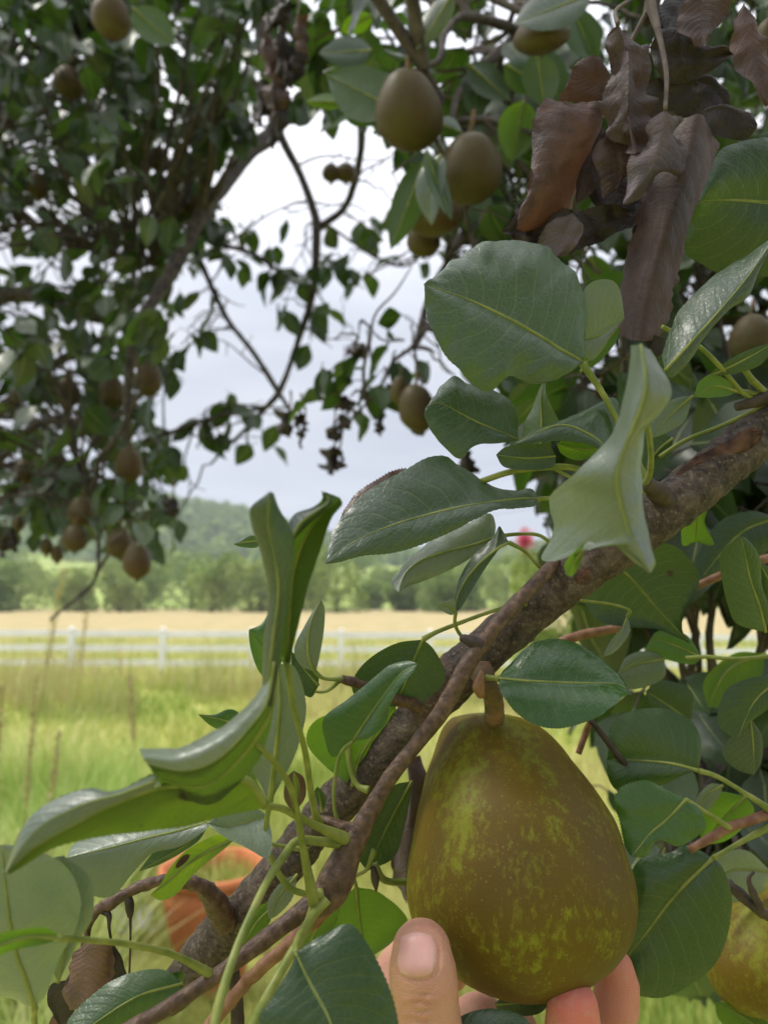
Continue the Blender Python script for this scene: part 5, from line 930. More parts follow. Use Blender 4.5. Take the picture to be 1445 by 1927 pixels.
def grow(polys, out, cl, holes=None):
    for poly, ncl, (d0, d1), k, lr in polys:
        xs_ = [p[0] for p in poly]; ys_ = [p[1] for p in poly]; made = 0
        while made < ncl:
            x, y = random.uniform(min(xs_), max(xs_)), random.uniform(min(ys_), max(ys_))
            if not inpoly(x, y, poly): continue
            made += 1; d = random.uniform(d0, d1); c = P(x, y, d); tmp = []
            cluster(c, random.randint(*k), out=tmp, lr=lr); cl.append(c)
            for L_ in tmp:
                m_ = L_[1]+L_[2]*L_[4]*.55; q = proj(m_)
                jx, jy = 45*mnoise.noise(Vector((q[0]/70, q[1]/70, 3))), 45*mnoise.noise(Vector((q[0]/70, q[1]/70, 8)))
                if poly is not mid_poly and poly is not rgt_poly and mnoise.noise(Vector((q[0]/46, q[1]/46, 20)))+.5*mnoise.noise(Vector((q[0]/20, q[1]/20, 30))) > (.34 if q[1] > 380 else .47): continue
                if q[2] > .1 and inpoly(q[0]+jx, q[1]+jy, poly) and not (holes and any((q[0]-hx_)**2/hr**2+(q[1]-hy_)**2/(hr*1.2)**2 < 1 for hx_, hy_, hr in holes)): 
                    if not any(q[2] < pd+.02 and abs(q[0]-px_) < hw_*1.15 and abs(q[1]-py_) < hh_*1.1 for px_, py_, hw_, hh_, pd, _l, _t in PL): out.append(L_)
def build_canopy(root, leaves, cl, limbs, keep=100, twmat='limb'):
    arr = lambda i: np.array([tuple(l[i]) for l in leaves]); sc = lambda i: np.array([l[i] for l in leaves])
    V = leaf_arrays(arr(1), arr(2), arr(3), sc(4), sc(5), sc(6), sc(7)); rn = sc(8)
    size = []
    for l, v in zip(leaves, V):
        q = [proj(Vector(v[i])) for i in (2, 2+NV*3, 2+NV*6, NV*3, NV*3+4)]
        ok = q[1][2] > .1 and -20 < q[1][0] < 1465 and -20 < q[1][1] < 1947
        size.append((math.hypot(q[0][0]-q[2][0], q[0][1]-q[2][1])*math.hypot(q[3][0]-q[4][0], q[3][1]-q[4][1])) if ok else 0)
    order = np.argsort(-np.array(size)); big = order[:keep]; rest = order[keep:]
    for i in big:
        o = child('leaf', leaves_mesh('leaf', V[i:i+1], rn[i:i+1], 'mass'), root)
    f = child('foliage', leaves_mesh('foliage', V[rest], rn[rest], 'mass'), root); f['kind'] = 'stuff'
    # fine twigs: each spur is tied to the nearest point of a limb; stalks to the leaves
    LP_ = [Vector(p) for lm in limbs for p in lm]; segs = []
    for c in cl:
        a = min(LP_, key=lambda p: (p-c).length_squared); m_ = a.lerp(c, .5)+Vector((0, 0, .12*(a-c).length)); r0 = min(.008, .0022+.009*(a-c).length)
        segs.append(([a, m_, c], [r0, r0*.7, .0018]))
    for l in leaves: segs.append(([l[0], l[0].lerp(l[1], .5)+Vector((0, 0, .003)), l[1]], [.0011, .0009, .0008]))
    VV = []; FF = []; n0 = 0
    for pts, rad in segs:
        a, b, c = [np.array(p) for p in pts]; K = 7 if len(rad) and rad[0] > .002 else 3; tt = np.linspace(0, 1, K)
        ctr = ((1-tt)**2)[:, None]*a+(2*tt*(1-tt))[:, None]*(2*b-.5*a-.5*c)+(tt**2)[:, None]*c; rr_ = np.interp(tt, [0, .5, 1], rad)
        if K == 7: ctr[1:-1] += rng.normal(0, min(.012, .035*np.linalg.norm(c-a)), (K-2, 3))
        tg = (c-a)/(np.linalg.norm(c-a)+1e-9); s1 = np.cross(tg, [.3, .5, .81]); s1 /= np.linalg.norm(s1); s2 = np.cross(tg, s1)
        for k in range(K):
            for q in range(5): th = q*2*math.pi/5; VV.append(ctr[k]+rr_[k]*(math.cos(th)*s1+math.sin(th)*s2))
        for k in range(K-1):
            for q in range(5): FF.append((n0+k*5+q, n0+k*5+(q+1) % 5, n0+(k+1)*5+(q+1) % 5, n0+(k+1)*5+q))
        n0 += 5*K
    t_ = child('twigs', mesh_np('twigs', VV, FF, M[twmat]), root); t_['kind'] = 'stuff'
def limb(root, pts, w, store, name='limb', mat='limb', sides=14):
    w = w if isinstance(w, (list, tuple)) else list(np.linspace(w, w*.6, len(pts)))
    ps = [p if isinstance(p, Vector) else P(*p) for p in pts]; rad = [.5*a/FPX*(proj(p)[2] if proj(p)[2] > .3 else 1) for a, p in zip(w, ps)]
    n = max(20, len(pts)*10); child(name, tube_mesh(ps, rad, name, sides=sides, n=n, mat=M[mat], bump=.0016, bscale=45), root)
    q = []
    for a, b in zip(ps[:-1], ps[1:]):
        for k in range(6): q.append(a.lerp(b, k/6))
    store.append(q)
top_poly = [(440, -200), (1650, -200), (1650, 480), (1200, 480), (940, 470), (868, 430), (845, 450), (760, 400), (745, 350), (720, 260), (690, 230), (600, 250), (545, 235), (470, 220)]
mid_poly = [(880, 380), (1650, 380), (1650, 900), (1100, 900), (1020, 880), (960, 760), (890, 700), (870, 560)]
rgt_poly = [(1010, 930), (1180, 850), (1650, 700), (1650, 1200), (1390, 1160), (1270, 1130), (1180, 1230), (1100, 1200), (1050, 1100)]
low_r = [(1090, 1330), (1200, 1230), (1300, 1290), (1650, 1230), (1650, 1850), (1330, 1870), (1180, 1800), (1160, 1500)]
# ---- the tree on the left
TL = tag(empty('pear_tree', (-2.1, 2.5, 0)), "pear tree filling the left of the picture, its drooping limbs full of small fruit", 'tree', 'pear trees')
ll = []
child('trunk', tube_mesh([Vector((-2.15, 2.5, -.2)), Vector((-2.1, 2.5, .6)), Vector((-2.05, 2.5, 1.6)), Vector((-1.95, 2.45, 2.6)), Vector((-1.6, 2.4, 3.6))], [.13, .10, .09, .07, .045], 'trunk', sides=24, n=90, mat=M['limb'], bump=.004, bscale=14), TL)
tb = lambda z: Vector((-2.0, 2.47, z))
limb(TL, [tb(2.0), (-120, 590, 2.3), (0, 560, 2.2), (60, 552, 2.15), (150, 590, 2.1), (250, 612, 2.1)], [60, 34, 28, 26, 22, 16], ll)
limb(TL, [tb(1.7), (-120, 830, 2.3), (0, 770, 2.2), (80, 700, 2.1), (200, 632, 2.05)], [50, 30, 24, 20, 12], ll)
limb(TL, [tb(1.6), (-120, 960, 2.3), (0, 862, 2.1), (60, 805, 2.0), (120, 790, 1.9), (225, 810, 1.8)], [50, 26, 20, 18, 16, 12], ll)
limb(TL, [tb(2.6), (-60, 300, 2.4), (0, 270, 2.2), (40, 180, 2.1), (110, 100, 2.0), (130, 50, 2.0)], [50, 30, 26, 20, 16, 10], ll)
limb(TL, [tb(2.3), (-60, 430, 2.2), (100, 445, 2.0), (220, 480, 1.9), (300, 500, 1.85)], [50, 24, 18, 14, 9], ll)
limb(TL, [(130, 790, 1.85), (150, 880, 1.7), (180, 960, 1.6), (186, 1040, 1.55), (180, 1090, 1.5), (145, 1125, 1.45), (95, 1166, 1.4)], [14, 12, 10, 8, 6, 6, 4], ll)
left_poly = [(-160, -160), (460, -160), (470, -40), (500, 120), (470, 250), (430, 300), (410, 370), (400, 470), (372, 560), (330, 640), (322, 700), (296, 770), (316, 830), (330, 930), (335, 1000), (285, 1060), (190, 1030), (60, 1010), (-160, 1050)]
low_poly = [(-160, 500), (330, 500), (330, 620), (300, 760), (310, 860), (330, 930), (330, 1000), (270, 1040), (170, 1020), (60, 990), (-160, 1010)]
lv, cl = [], []
grow([(left_poly, 320, (1.7, 3.1), (5, 9), (.055, .085)), (left_poly[:8]+[(200, 470), (-160, 470)], 140, (1.5, 2.3), (4, 8), (.06, .085)), (low_poly, 62, (1.4, 2.1), (5, 8), (.055, .085))], lv, cl, holes=[(420, 500, 22), (12, 440, 24), (150, 345, 14), (20, 600, 26), (330, 560, 20), (100, 700, 16), (240, 300, 14), (350, 70, 12)])
build_canopy(TL, lv, cl, ll, keep=96)
# ---- the tree overhead and on the right
TR = tag(empty('pear_tree', (1.35, .95, 0)), "pear tree overhead and at the right that bears the thick branch", 'tree', 'pear trees')
lr_ = []
child('trunk', tube_mesh([Vector((1.4, .95, -.2)), Vector((1.36, .95, .7)), Vector((1.32, .94, 1.7)), Vector((1.25, .93, 2.6)), Vector((1.05, 1.0, 3.5))], [.15, .12, .105, .085, .06], 'trunk', sides=28, n=110, mat=M['limb'], bump=.004, bscale=14), TR)
tr = lambda z: Vector((1.29, .94, z))
hub = Vector((.1, 1.9, 3.9))
limb(TR, [tr(3.0), Vector((.8, 1.3, 3.8)), hub, (520, -260, 2.3), (500, -60, 2.25), (497, 60, 2.2), (508, 150, 2.2), (520, 240, 2.2), (470, 285, 2.1), (425, 345, 2.0), (378, 405, 1.85), (330, 500, 1.75), (275, 590, 1.65), (250, 645, 1.6), (241, 740, 1.6), (240, 830, 1.6)], [90, 80, 60, 50, 38, 36, 36, 34, 30, 28, 27, 27, 22, 20, 18, 12], lr_)
limb(TR, [(520, 235, 2.2), (540, 280, 2.2), (566, 330, 2.2), (588, 390, 2.2), (596, 430, 2.2), (592, 520, 2.2), (583, 575, 2.2), (565, 630, 2.2), (545, 690, 2.2), (525, 738, 2.2), (500, 768, 2.2), (450, 820, 2.2), (408, 860, 2.2)], [18, 16, 15, 16, 18, 15, 14, 12, 10, 12, 10, 7, 5], lr_, sides=10)
limb(TR, [(720, -120, 1.9), (690, 60, 2.0), (676, 200, 2.1), (680, 270, 2.1), (668, 340, 2.15), (645, 395, 2.2), (598, 428, 2.2)], [26, 20, 16, 14, 14, 13, 14], lr_, sides=10)
limb(TR, [(355, 440, 2.2), (390, 520, 2.2), (428, 600, 2.2), (478, 665, 2.2), (518, 728, 2.2), (548, 776, 2.2)], [12, 11, 10, 10, 10, 6], lr_, sides=10)
limb(TR, [(505, 765, 2.2), (440, 777, 2.15), (380, 792, 2.1), (310, 818, 2.1), (262, 832, 2.1)], [9, 8, 8, 8, 6], lr_, sides=8)
limb(TR, [(592, 545, 2.2), (540, 520, 2.2), (470, 475, 2.2), (400, 455, 2.2), (375, 410, 2.2)], [8, 8, 9, 9, 9], lr_, sides=8)
limb(TR, [(620, 425, 2.3), (700, 480, 2.2), (760, 500, 2.1), (800, 470, 2.0), (840, 420, 1.9)], [5, 6, 6, 6, 8], lr_, sides=8)
limb(TR, [(880, 420, 1.6), (815, 540, 1.5), (790, 610, 1.4), (778, 650, 1.3), (740, 680, 1.25), (720, 720, 1.2), (660, 790, 1.2), (615, 815, 1.2)], [14, 10, 9, 9, 7, 7, 5, 3], lr_, sides=8)
limb(TR, [(778, 650, 1.3), (786, 700, 1.15), (795, 722, 1.08)], [6, 5, 5], lr_, sides=8)
limb(TR, [(760, 640, 1.3), (720, 640, 1.28), (690, 610, 1.26), (678, 606, 1.25), (674, 640, 1.25)], [5, 4, 4, 3, 3], lr_, sides=8)
limb(TR, [tr(2.7), Vector((.75, 1.0, 2.9)), (1100, -100, 1.0), (980, 60, .95), (900, 130, .9), (860, 180, .85), (850, 240, .82)], [80, 60, 34, 26, 18, 14, 10], lr_)
limb(TR, [(980, 60, .95), (880, 30, .85), (838, 60, .78), (828, 110, .74), (790, 130, .72)], [20, 15, 12, 12, 10], lr_, sides=10)
limb(TR, [tr(2.2), (1500, 620, 1.0), (1380, 600, 1.0), (1250, 640, 1.05), (1100, 720, 1.1), (1020, 800, 1.15)], [60, 34, 26, 20, 16, 9], lr_)
limb(TR, [tr(1.8), (1560, 1000, .8), (1400, 1010, .75), (1250, 1060, .75), (1180, 1130, .8)], [60, 34, 22, 16, 9], lr_)
limb(TR, [tr(1.5), (1560, 1350, .7), (1430, 1380, .6), (1330, 1400, .6), (1240, 1440, .62)], [60, 34, 18, 16, 9], lr_)
limb(TR, [(1445, 1480, .7), (1380, 1530, .7), (1280, 1500, .75), (1200, 1420, .8)], [20, 15, 12, 8], lr_, sides=10)
limb(TR, [tr(2.4), Vector((1.2, 0, 2.9)), Vector((.9, -1.0, 3.1)), Vector((.5, -2.0, 3.2))], [60, 50, 34, 14], lr_)
limb(TR, [Vector((.8, 1.3, 3.8)), Vector((0, .6, 3.5)), Vector((-.8, .1, 3.2))], [60, 40, 20], lr_)
lv2, cl2 = [], []
grow([(top_poly, 190, (.85, 2.2), (5, 8), (.055, .085)), (mid_poly, 130, (.55, 1.8), (5, 8), (.055, .08)), (rgt_poly, 150, (.5, 1.5), (5, 8), (.055, .08)), (low_r, 105, (.46, 1.2), (4, 8), (.05, .08))], lv2, cl2,
     holes=[(1300, 540, 30), (1340, 1200, 50), (1410, 1250, 40), (1150, 760, 22), (770, 205, 40)])
# leaves placed along the bare limbs in the gap of sky
gap = [(440, 440, 3), (500, 470, 2), (560, 520, 3), (530, 560, 2), (640, 480, 2), (350, 330, 5), (395, 420, 5), (440, 765, 3), (365, 800, 4), (310, 850, 3), (470, 790, 2), (380, 640, 2), (475, 408, 2), (535, 395, 1), (420, 470, 4), (455, 495, 3), (520, 500, 3), (548, 545, 4), (575, 575, 4), (610, 585, 2), (612, 490, 2), (650, 500, 3), (690, 515, 2), (585, 620, 1), (650, 670, 2), (620, 742, 3), (660, 745, 2), (705, 735, 3), (722, 690, 3), (745, 660, 3), (775, 610, 3), (820, 665, 2), (690, 760, 2), (455, 775, 3), (425, 745, 2), (400, 800, 3), (385, 770, 2), (330, 830, 3), (340, 650, 2), (365, 600, 2), (325, 690, 2), (350, 560, 2), (660, 470, 2), (715, 440, 3), (745, 385, 3), (300, 980, 2), (690, 400, 2)]
thin = []
for q in lr_[1:8]:
    for _ in range(4):
        p = random.choice(q); dv = Vector((random.uniform(-1, 1), random.uniform(-.5, .5), random.uniform(-.6, .8))).normalized(); Ln = random.uniform(.12, .4); pts = [p]
        for k in range(5): dv = (dv+Vector(rng.normal(0, .28, 3))).normalized(); pts.append(pts[-1]+dv*Ln/5)
        thin.append(tube_mesh(pts, [.0035, .003, .0026, .002, .0016, .001], 't', sides=6, n=20)); e = pts[-1]; xx_, yy_, dd_ = proj(e)
        if random.random() < .35: gap.append((xx_, yy_, random.randint(1, 2)))
        for e2 in (pts[2], pts[3]):
            d3 = Vector(rng.normal(0, 1, 3)).normalized(); thin.append(tube_mesh([e2, e2+d3*.03, e2+d3*.06+Vector((0, 0, .01))], [.002, .0015, .001], 't', sides=5, n=8))
tw_ = child('twigs', join_meshes('twigs', thin, M['limb']), TR); tw_['kind'] = 'stuff'
for (x, y, k) in gap:
    d = (1.25 if x > 610 and y > 590 else 2.15)+random.uniform(-.06, .06); tmp = []; cluster(P(x, y, d), k, spread=.03, out=tmp, lr=(.065, .09) if d > 2 else (.05, .07)); cl2.append(P(x, y, d)); lv2 += tmp
for _ in range(210):   # unseen foliage added above the camera to shade the near leaves
    c = Vector((random.uniform(-.9, 1.5), random.uniform(-.7, 1.8), random.uniform(2.75, 3.8))); q = proj(c)
    if q[2] > .2 and q[1] > -260: continue
    tmp = []; cluster(c, random.randint(4, 7), out=tmp); cl2.append(c)
    lv2 += [l for l in tmp if not (proj(l[1])[2] > .05 and proj(l[1])[1] > -60)]
for _ in range(330):   # unseen foliage added over and behind the viewer to cut frontal light
    c = Vector((random.uniform(-.5, 2.4), random.uniform(-2.4, -.45), random.uniform(1.5, 3.7))); tmp = []
    if c.x < .3 and c.z < 2.3: continue
    cluster(c, random.randint(5, 8), out=tmp); cl2.append(c); lv2 += [l for l in tmp if l[1].y < -.25]
def sl(x1, y1, x2, y2, w, d, mat, face='top', bend=0, lab=None, d2=None, **kw):
    dx, dy = x2-x1, y2-y1; L_ = math.hypot(dx, dy); ux, uy = dx/L_, dy/L_; vx, vy = -uy, ux; mid, a, b = [], [], []
    for t in (0, .25, .5, .75, 1): mid.append((x1+dx*t+vx*bend*math.sin(math.pi*t), y1+dy*t+vy*bend*math.sin(math.pi*t)))
    for t, q in ((.1, .55), (.28, .92), (.48, 1), (.68, .82), (.86, .45)):
        m_ = (x1+dx*t+vx*bend*math.sin(math.pi*t), y1+dy*t+vy*bend*math.sin(math.pi*t)); a.append((m_[0]+vx*w*.5*q, m_[1]+vy*w*.5*q)); b.append((m_[0]-vx*w*.5*q, m_[1]-vy*w*.5*q))
    return leaf(TR, mid, a, b, mat, d=(d, d2 or d+.01), da=random.uniform(-.01, .01), db=random.uniform(-.01, .01), face=face, nu=26, nv=4, serr=.0003, label=lab, **kw)
sl(742, 205, 615, 140, 105, .74, 'leafdark', 'under'); sl(655, 192, 575, 190, 30, .8, 'leafyoung', 'under'); sl(852, -12, 782, 95, 46, .70, 'leafpale'); sl(830, 290, 812, 425, 52, .66, 'leafpale', bend=14)
sl(800, 285, 850, 415, 34, .655, 'leafdark'); sl(800, 300, 735, 470, 62, .76, 'leafspot', 'under'); sl(1110, -10, 965, 45, 80, .58, 'leafdull'); sl(1075, 15, 1120, 120, 70, .66, 'leafdark')
sl(985, 190, 962, 305, 76, .80, 'leafyoung', 'under'); sl(880, 120, 960, 190, 60, .85, 'leafdark', 'under'); sl(250, 15, 330, 85, 62, 1.1, 'leafdark', 'under'); sl(1010, 100, 1025, 205, 70, .7, 'leafdark', 'under')
sl(700, 30, 640, 60, 40, 1.0, 'leafyoung', 'under'); sl(1110, 480, 1140, 570, 60, .8, 'leafyoung', 'under'); sl(1000, 90, 1060, 200, 80, .75, 'leaf'); sl(950, 120, 1030, 170, 70, .72, 'leafdark')
sl(700, 95, 600, 100, 60, .85, 'leafdark'); sl(820, 230, 870, 250, 40, .78, 'leafdark')
build_canopy(TR, lv2, cl2, lr_, keep=82)
# withered clusters among the distant leaves
def far_dead(items, root):
    for (x1, y1, x2, y2, w, d, mt) in items:
        dx, dy = x2-x1, y2-y1; L_ = math.hypot(dx, dy); vx, vy = -dy/L_, dx/L_
        mid = [(x1+dx*t+vx*6*math.sin(t*5), y1+dy*t) for t in (0, .33, .66, 1)]
        a = [(x1+dx*t+vx*w*.5*q, y1+dy*t+vy*w*.5*q) for t, q in ((.2, .7), (.45, 1), (.6, .7), (.8, .9))]; b = [(x1+dx*t-vx*w*.5*q, y1+dy*t-vy*w*.5*q) for t, q in ((.15, .8), (.4, .8), (.6, 1), (.85, .4))]
        leaf(root, mid, a, b, mt, d=(d, d), da=w/FPX*d*.6, db=w/FPX*d*.5, name='dead_leaf', crump=.012*d, serr=0, nu=20, nv=4, pet=[(x1, y1), (x1+3, y1-18), (x1+2, y1-34)], dp=d+.02, pw=(4, 4), petmat=PB)
WD = root_at('withered_spray', 520, 20, .95, "long tangle of dead brown leaves hanging in front of the upright limb at the top", 'dead leaves')
btube(WD, 'twig', [(520, -60, .98), (528, 20, .97), (534, 90, .96), (525, 160, .96)], [16, 14, 10, 5], 'twigdark', sides=10)
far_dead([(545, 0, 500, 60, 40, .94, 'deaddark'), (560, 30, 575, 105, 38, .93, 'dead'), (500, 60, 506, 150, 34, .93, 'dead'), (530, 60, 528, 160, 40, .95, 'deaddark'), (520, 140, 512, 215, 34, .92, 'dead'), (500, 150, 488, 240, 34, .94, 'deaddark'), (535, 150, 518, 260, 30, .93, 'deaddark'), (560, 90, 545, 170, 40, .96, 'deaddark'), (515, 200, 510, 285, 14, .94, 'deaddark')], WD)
SK = root_at('withered_spray', 650, 800, 1.2, "dead leaves dangling dark against the pale sky below the bare limbs", 'dead leaves')
btube(SK, 'twig', [(700, 735, 1.2), (660, 770, 1.2), (632, 795, 1.2), (628, 830, 1.2)], [5, 4, 4, 3], 'twigdark', sides=8)
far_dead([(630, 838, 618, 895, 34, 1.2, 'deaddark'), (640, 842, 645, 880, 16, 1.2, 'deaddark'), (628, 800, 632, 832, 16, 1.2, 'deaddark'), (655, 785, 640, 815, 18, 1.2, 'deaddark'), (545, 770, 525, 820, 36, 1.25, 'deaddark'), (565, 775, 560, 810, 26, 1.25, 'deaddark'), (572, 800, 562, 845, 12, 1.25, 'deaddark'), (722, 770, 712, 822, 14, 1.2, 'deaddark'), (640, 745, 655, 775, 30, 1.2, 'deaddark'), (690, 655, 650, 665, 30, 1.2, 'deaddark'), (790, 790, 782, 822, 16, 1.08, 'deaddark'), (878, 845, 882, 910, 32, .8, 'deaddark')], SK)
LD = root_at('withered_spray', 30, 960, 1.6, "blackened dead leaves hanging at the left edge in front of the ridge", 'dead leaves')
btube(LD, 'twig', [(38, 900, 1.62), (30, 930, 1.6), (24, 960, 1.6)], [5, 4, 3], 'twigdark', sides=8)
far_dead([(30, 920, 34, 950, 20, 1.6, 'deaddark'), (22, 990, 28, 1040, 22, 1.6, 'deaddark'), (8, 1010, 4, 1050, 18, 1.6, 'deaddark'), (325, 935, 318, 975, 32, 1.5, 'deaddark')], LD)

# ================================================================== the hand
def N_(t, tco, sc):
    n = N(t, 'ShaderNodeTexNoise', inp={'Scale': sc, 'Detail': 4.0}); t.links.new(tco.outputs['Object'], n.inputs['Vector']); return n.outputs[0]
def skin_mat():
    m, t, o = newmat('skin'); L = t.links.new
    tco = N(t, 'ShaderNodeTexCoord'); n1 = N(t, 'ShaderNodeTexNoise', inp={'Scale': 45.0, 'Detail': 3.0}); L(tco.outputs['Object'], n1.inputs['Vector'])
    at = N(t, 'ShaderNodeAttribute', attribute_name='rnd')
    c = ramp(t, n1.outputs[0], [(0.3, (0.44, 0.235, 0.15)), (0.7, (0.54, 0.315, 0.215))]).outputs[0]
    c = mixc(t, at.outputs['Fac'], c, (0.56, 0.16, 0.12))
    v = N(t, 'ShaderNodeTexVoronoi', feature='DISTANCE_TO_EDGE', inp={'Scale': 1100.0}); L(tco.outputs['Object'], v.inputs['Vector'])
    c = mixc(t, ramp(t, N_(t, tco, 320.0), [(.45, (0, 0, 0)), (.75, (1, 1, 1))]).outputs[0], c, (0.52, 0.24, 0.17))
    n2 = N(t, 'ShaderNodeTexNoise', inp={'Scale': 260.0, 'Detail': 4.0}); L(tco.outputs['Object'], n2.inputs['Vector'])
    b = N(t, 'ShaderNodeBump', inp={'Strength': 0.6, 'Distance': 0.0005}); L(math_n(t, 'ADD', v.outputs[0], n2.outputs[0]), b.inputs['Height'])
    pb = N(t, 'ShaderNodeBsdfPrincipled', inp={'Roughness': 0.5, 'Specular IOR Level': 0.35, 'Subsurface Weight': 0.35, 'Subsurface Scale': 0.0025}); L(c, pb.inputs['Base Color']); pb.inputs['Subsurface Radius'].default_value = (1, .35, .2)
    L(b.outputs[0], pb.inputs['Normal']); L(pb.outputs[0], o.inputs[0]); return m
M['skin'] = skin_mat()
def chain(pts):
    """[(x, y, d, radius_m)] -> tapered tube with round ends, as meshes to be fused"""
    c = [P(x, y, d) for x, y, d, r in pts]; r = [q[3] for q in pts]; e0, e1 = (c[0]-c[1]).normalized(), (c[-1]-c[-2]).normalized()
    P_, R_ = [], []
    for k in (1.0, .96, .85, .6, .3): P_.append(c[0]+e0*r[0]*k); R_.append(r[0]*math.sqrt(max(0.0004, 1-k*k)))
    P_ += c; R_ += r
    for k in (.3, .6, .85, .96, 1.0): P_.append(c[-1]+e1*r[-1]*k); R_.append(r[-1]*math.sqrt(max(0.0004, 1-k*k)))
    V, F = [], []; ref = Vector((.2, .3, .9)); n = len(P_); a = None
    for i in range(n):
        t = (P_[min(i+1, n-1)]-P_[max(i-1, 0)]).normalized(); a = (ref.cross(t) if a is None else a); a = (a-t*a.dot(t)).normalized(); b = t.cross(a)
        for k in range(20): th = k*math.pi/10; V.append(tuple(P_[i]+(a*math.cos(th)+b*math.sin(th))*R_[i]))
    for i in range(n-1):
        for k in range(20): F.append((i*20+k, i*20+(k+1) % 20, (i+1)*20+(k+1) % 20, (i+1)*20+k))
    F.append(tuple(range(19, -1, -1))); F.append(tuple((n-1)*20+k for k in range(20)))
    me = bpy.data.meshes.new('c'); me.from_pydata(V, [], F); return me
fing = [
    [(793, 1790, .246, .0100), (794, 1815, .2435, .0111), (797, 1850, .242, .0114), (801, 1890, .241, .0109), (806, 1935, .242, .0112), (812, 1985, .244, .0116), (828, 2070, .25, .0125), (860, 2180, .262, .015), (900, 2290, .28, .018)],
    [(1077, 1893, .2565, .0088), (1078, 1925, .256, .0096), (1072, 1970, .258, .0096), (1050, 2030, .265, .0095), (1010, 2100, .28, .0100), (960, 2170, .295, .0115)],
    [(1156, 1822, .300, .0076), (1160, 1850, .300, .0090), (1158, 1895, .298, .0094), (1140, 1950, .298, .0095), (1090, 2030, .300, .0100), (1010, 2120, .305, .0115), (960, 2180, .308, .012)],
    [(850, 1832, .345, .0078), (800, 1815, .345, .0088), (755, 1808, .338, .0098), (732, 1838, .328, .0102), (762, 1920, .312, .0105), (800, 2010, .305, .0115), (860, 2110, .302, .013)],
    [(1130, 2060, .262, .0070), (1110, 2110, .262, .0080), (1060, 2170, .27, .0082), (1000, 2230, .285, .0092), (950, 2280, .30, .0115)],
    [(900, 1932, .302, .0125), (905, 2060, .306, .017), (900, 2180, .305, .020), (895, 2290, .302, .021), (885, 2420, .30, .021)],
    [(960, 1942, .304, .0115), (965, 2120, .307, .017), (955, 2230, .303, .019), (925, 2340, .300, .021)],
    [(840, 2030, .302, .012), (850, 2130, .298, .017), (865, 2250, .295, .02), (880, 2400, .298, .021), (860, 2560, .298, .0225), (800, 2850, .30, .026), (700, 3300, .30, .033), (560, 3900, .28, .042)]]
hm = join_meshes('person', [chain(c) for c in fing], M['skin'])
ho = bpy.data.objects.new('h', hm); COL.objects.link(ho)
md = ho.modifiers.new('r', 'REMESH'); md.mode = 'VOXEL'; md.voxel_size = .0009; md.use_smooth_shade = True
md = ho.modifiers.new('s', 'SMOOTH'); md.factor = .5; md.iterations = 9
dg = bpy.context.evaluated_depsgraph_get(); me = bpy.data.meshes.new_from_object(ho.evaluated_get(dg)); bpy.data.objects.remove(ho)
co = np.zeros(len(me.vertices)*3, dtype=np.float32); me.vertices.foreach_get('co', co); co = co.reshape(-1, 3)
def reddish(p, r): return np.exp(-((co-np.array(p))**2).sum(1)/r**2)
red = np.clip(.6*reddish(P(1095, 1905, .25), .012)+.45*reddish(P(1077, 1900, .25), .02)+.55*reddish(P(1170, 1830, .295), .03)+.12, 0, 1)
# knuckle creases on the thumb
nrm = np.zeros(len(me.vertices)*3, dtype=np.float32); me.vertex_normals.foreach_get('vector', nrm) if hasattr(me, 'vertex_normals') else me.vertices.foreach_get('normal', nrm); nrm = nrm.reshape(-1, 3)
rel = co-np.array(C0); dep = rel@np.array(FW); pxx = 722.5+(rel@np.array(RT))/dep*FPX; pyy = 963.5-(rel@np.array(UP))/dep*FPX
front = np.clip(-(nrm@np.array(FW)), 0, 1)*(dep < .25)*(pxx < 900)
for yy, amp, wd, cv in ((1872, .0009, 4, .0016), (1888, .0010, 4, .0020), (1903, .0009, 4, -.0010), (1921, .0008, 4, -.0018), (1858, .0004, 4, .001)):
    k = amp*np.exp(-((pyy-(yy+cv*(pxx-797)**2+2.2*np.sin(pxx*.13+yy)))/wd)**2)*np.exp(-((pxx-790)/34)**2)*front; co -= nrm*k[:, None]
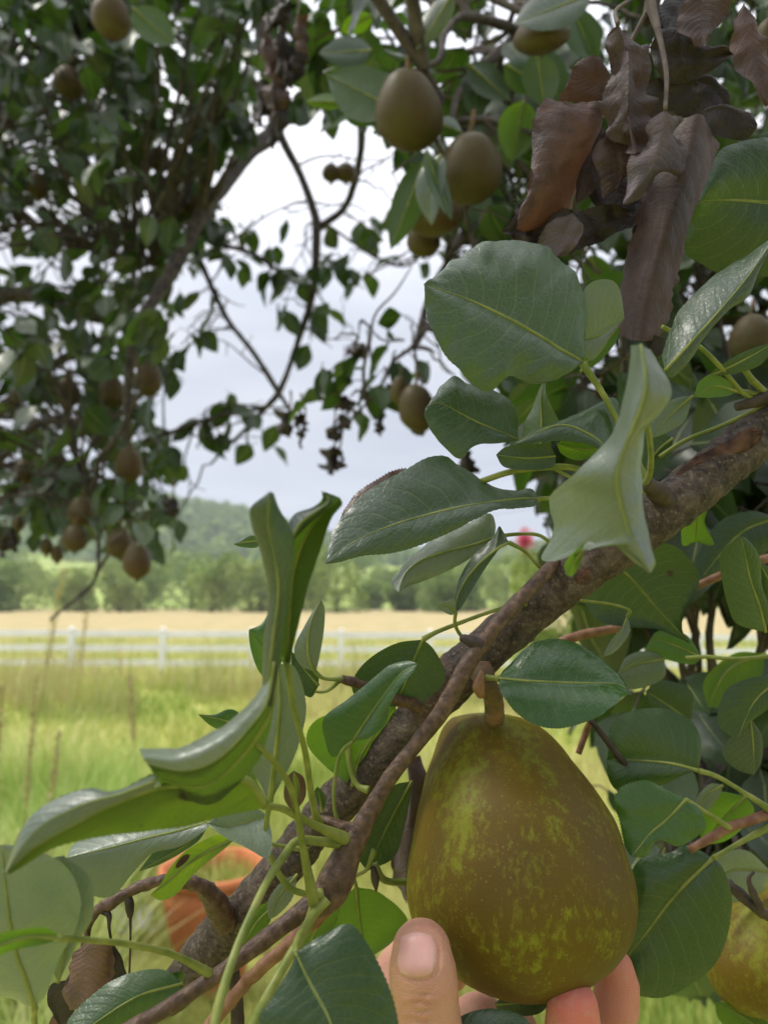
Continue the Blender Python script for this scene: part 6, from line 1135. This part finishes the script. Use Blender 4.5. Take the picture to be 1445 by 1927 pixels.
# groove round the nail
nx_, ny_ = (pxx-785)/41, (pyy-1797)/47; rr2 = np.abs(nx_)**2.6+np.abs(ny_)**2.6
co -= nrm*(.0008*np.exp(-((rr2-1.12)/.18)**2)*front)[:, None]; 
me.vertices.foreach_set('co', co.ravel()); a = me.attributes.new('rnd', 'FLOAT', 'POINT'); a.data.foreach_set('value', red.astype(np.float32)); me.materials.clear(); me.materials.append(M['skin']); me.update()
hand = empty('person', P(860, 2560, .298)); tag(hand, "person's bare hand cupping the large pear from below, thumb in front", 'person')
me.polygons.foreach_set('use_smooth', np.ones(len(me.polygons), dtype=bool))
hand_mesh = child('hand', me, hand)
# thumb nail wrapped on the thumb
from mathutils.bvhtree import BVHTree
bv = BVHTree.FromPolygons([tuple(v) for v in co], [tuple(p.vertices) for p in me.polygons])
M['nail'] = solid('nail', (0.56, 0.28, 0.25), (0.66, 0.40, 0.35), 70, 0.38, spec=0.5, sss=0.3)
V = []; NN = 22
for i in range(NN):
    for j in range(NN):
        s, t = i/(NN-1)*2-1, j/(NN-1)*2-1
        ex, ey = s*math.sqrt(1-.42*t*t), t*math.sqrt(1-.42*s*s)
        x, y = 785+ex*37*1.06+(-2 if t > 0 else 0), 1797+ey*43*1.08; dirv = (P(x, y, 1)-C0).normalized(); h = bv.ray_cast(C0, dirv)
        p = h[0] if h[0] is not None else P(x, y, .24); rr_ = max(abs(s), abs(t)); V.append(p-dirv*(.0006*(1-rr_**6)-.0004*rr_**8))
F = [(i*NN+j, (i+1)*NN+j, (i+1)*NN+j+1, i*NN+j+1) for i in range(NN-1) for j in range(NN-1)]
child('fingernail', mesh_np('fingernail', V, F, M['nail']), hand_mesh)
# ------------------------------------------------------------------ air
bm = bmesh.new(); bmesh.ops.create_cube(bm, size=1.0); bmesh.ops.scale(bm, vec=(2400, 2400, 190), verts=bm.verts); bmesh.ops.translate(bm, vec=(0, 820, 91), verts=bm.verts)
me = bpy.data.meshes.new('haze'); bm.to_mesh(me); bm.free(); m, t, o = newmat('haze'); pv = N(t, 'ShaderNodeVolumePrincipled', inp={'Density': 0.0005, 'Anisotropy': 0.2}); pv.inputs['Color'].default_value = (.88, .92, 1, 1); t.links.new(pv.outputs[0], o.inputs['Volume'])
me.materials.append(m); hz = bpy.data.objects.new('haze', me); COL.objects.link(hz); tag(hz, "faint humid haze paling the far ridge", 'haze', kind='stuff')
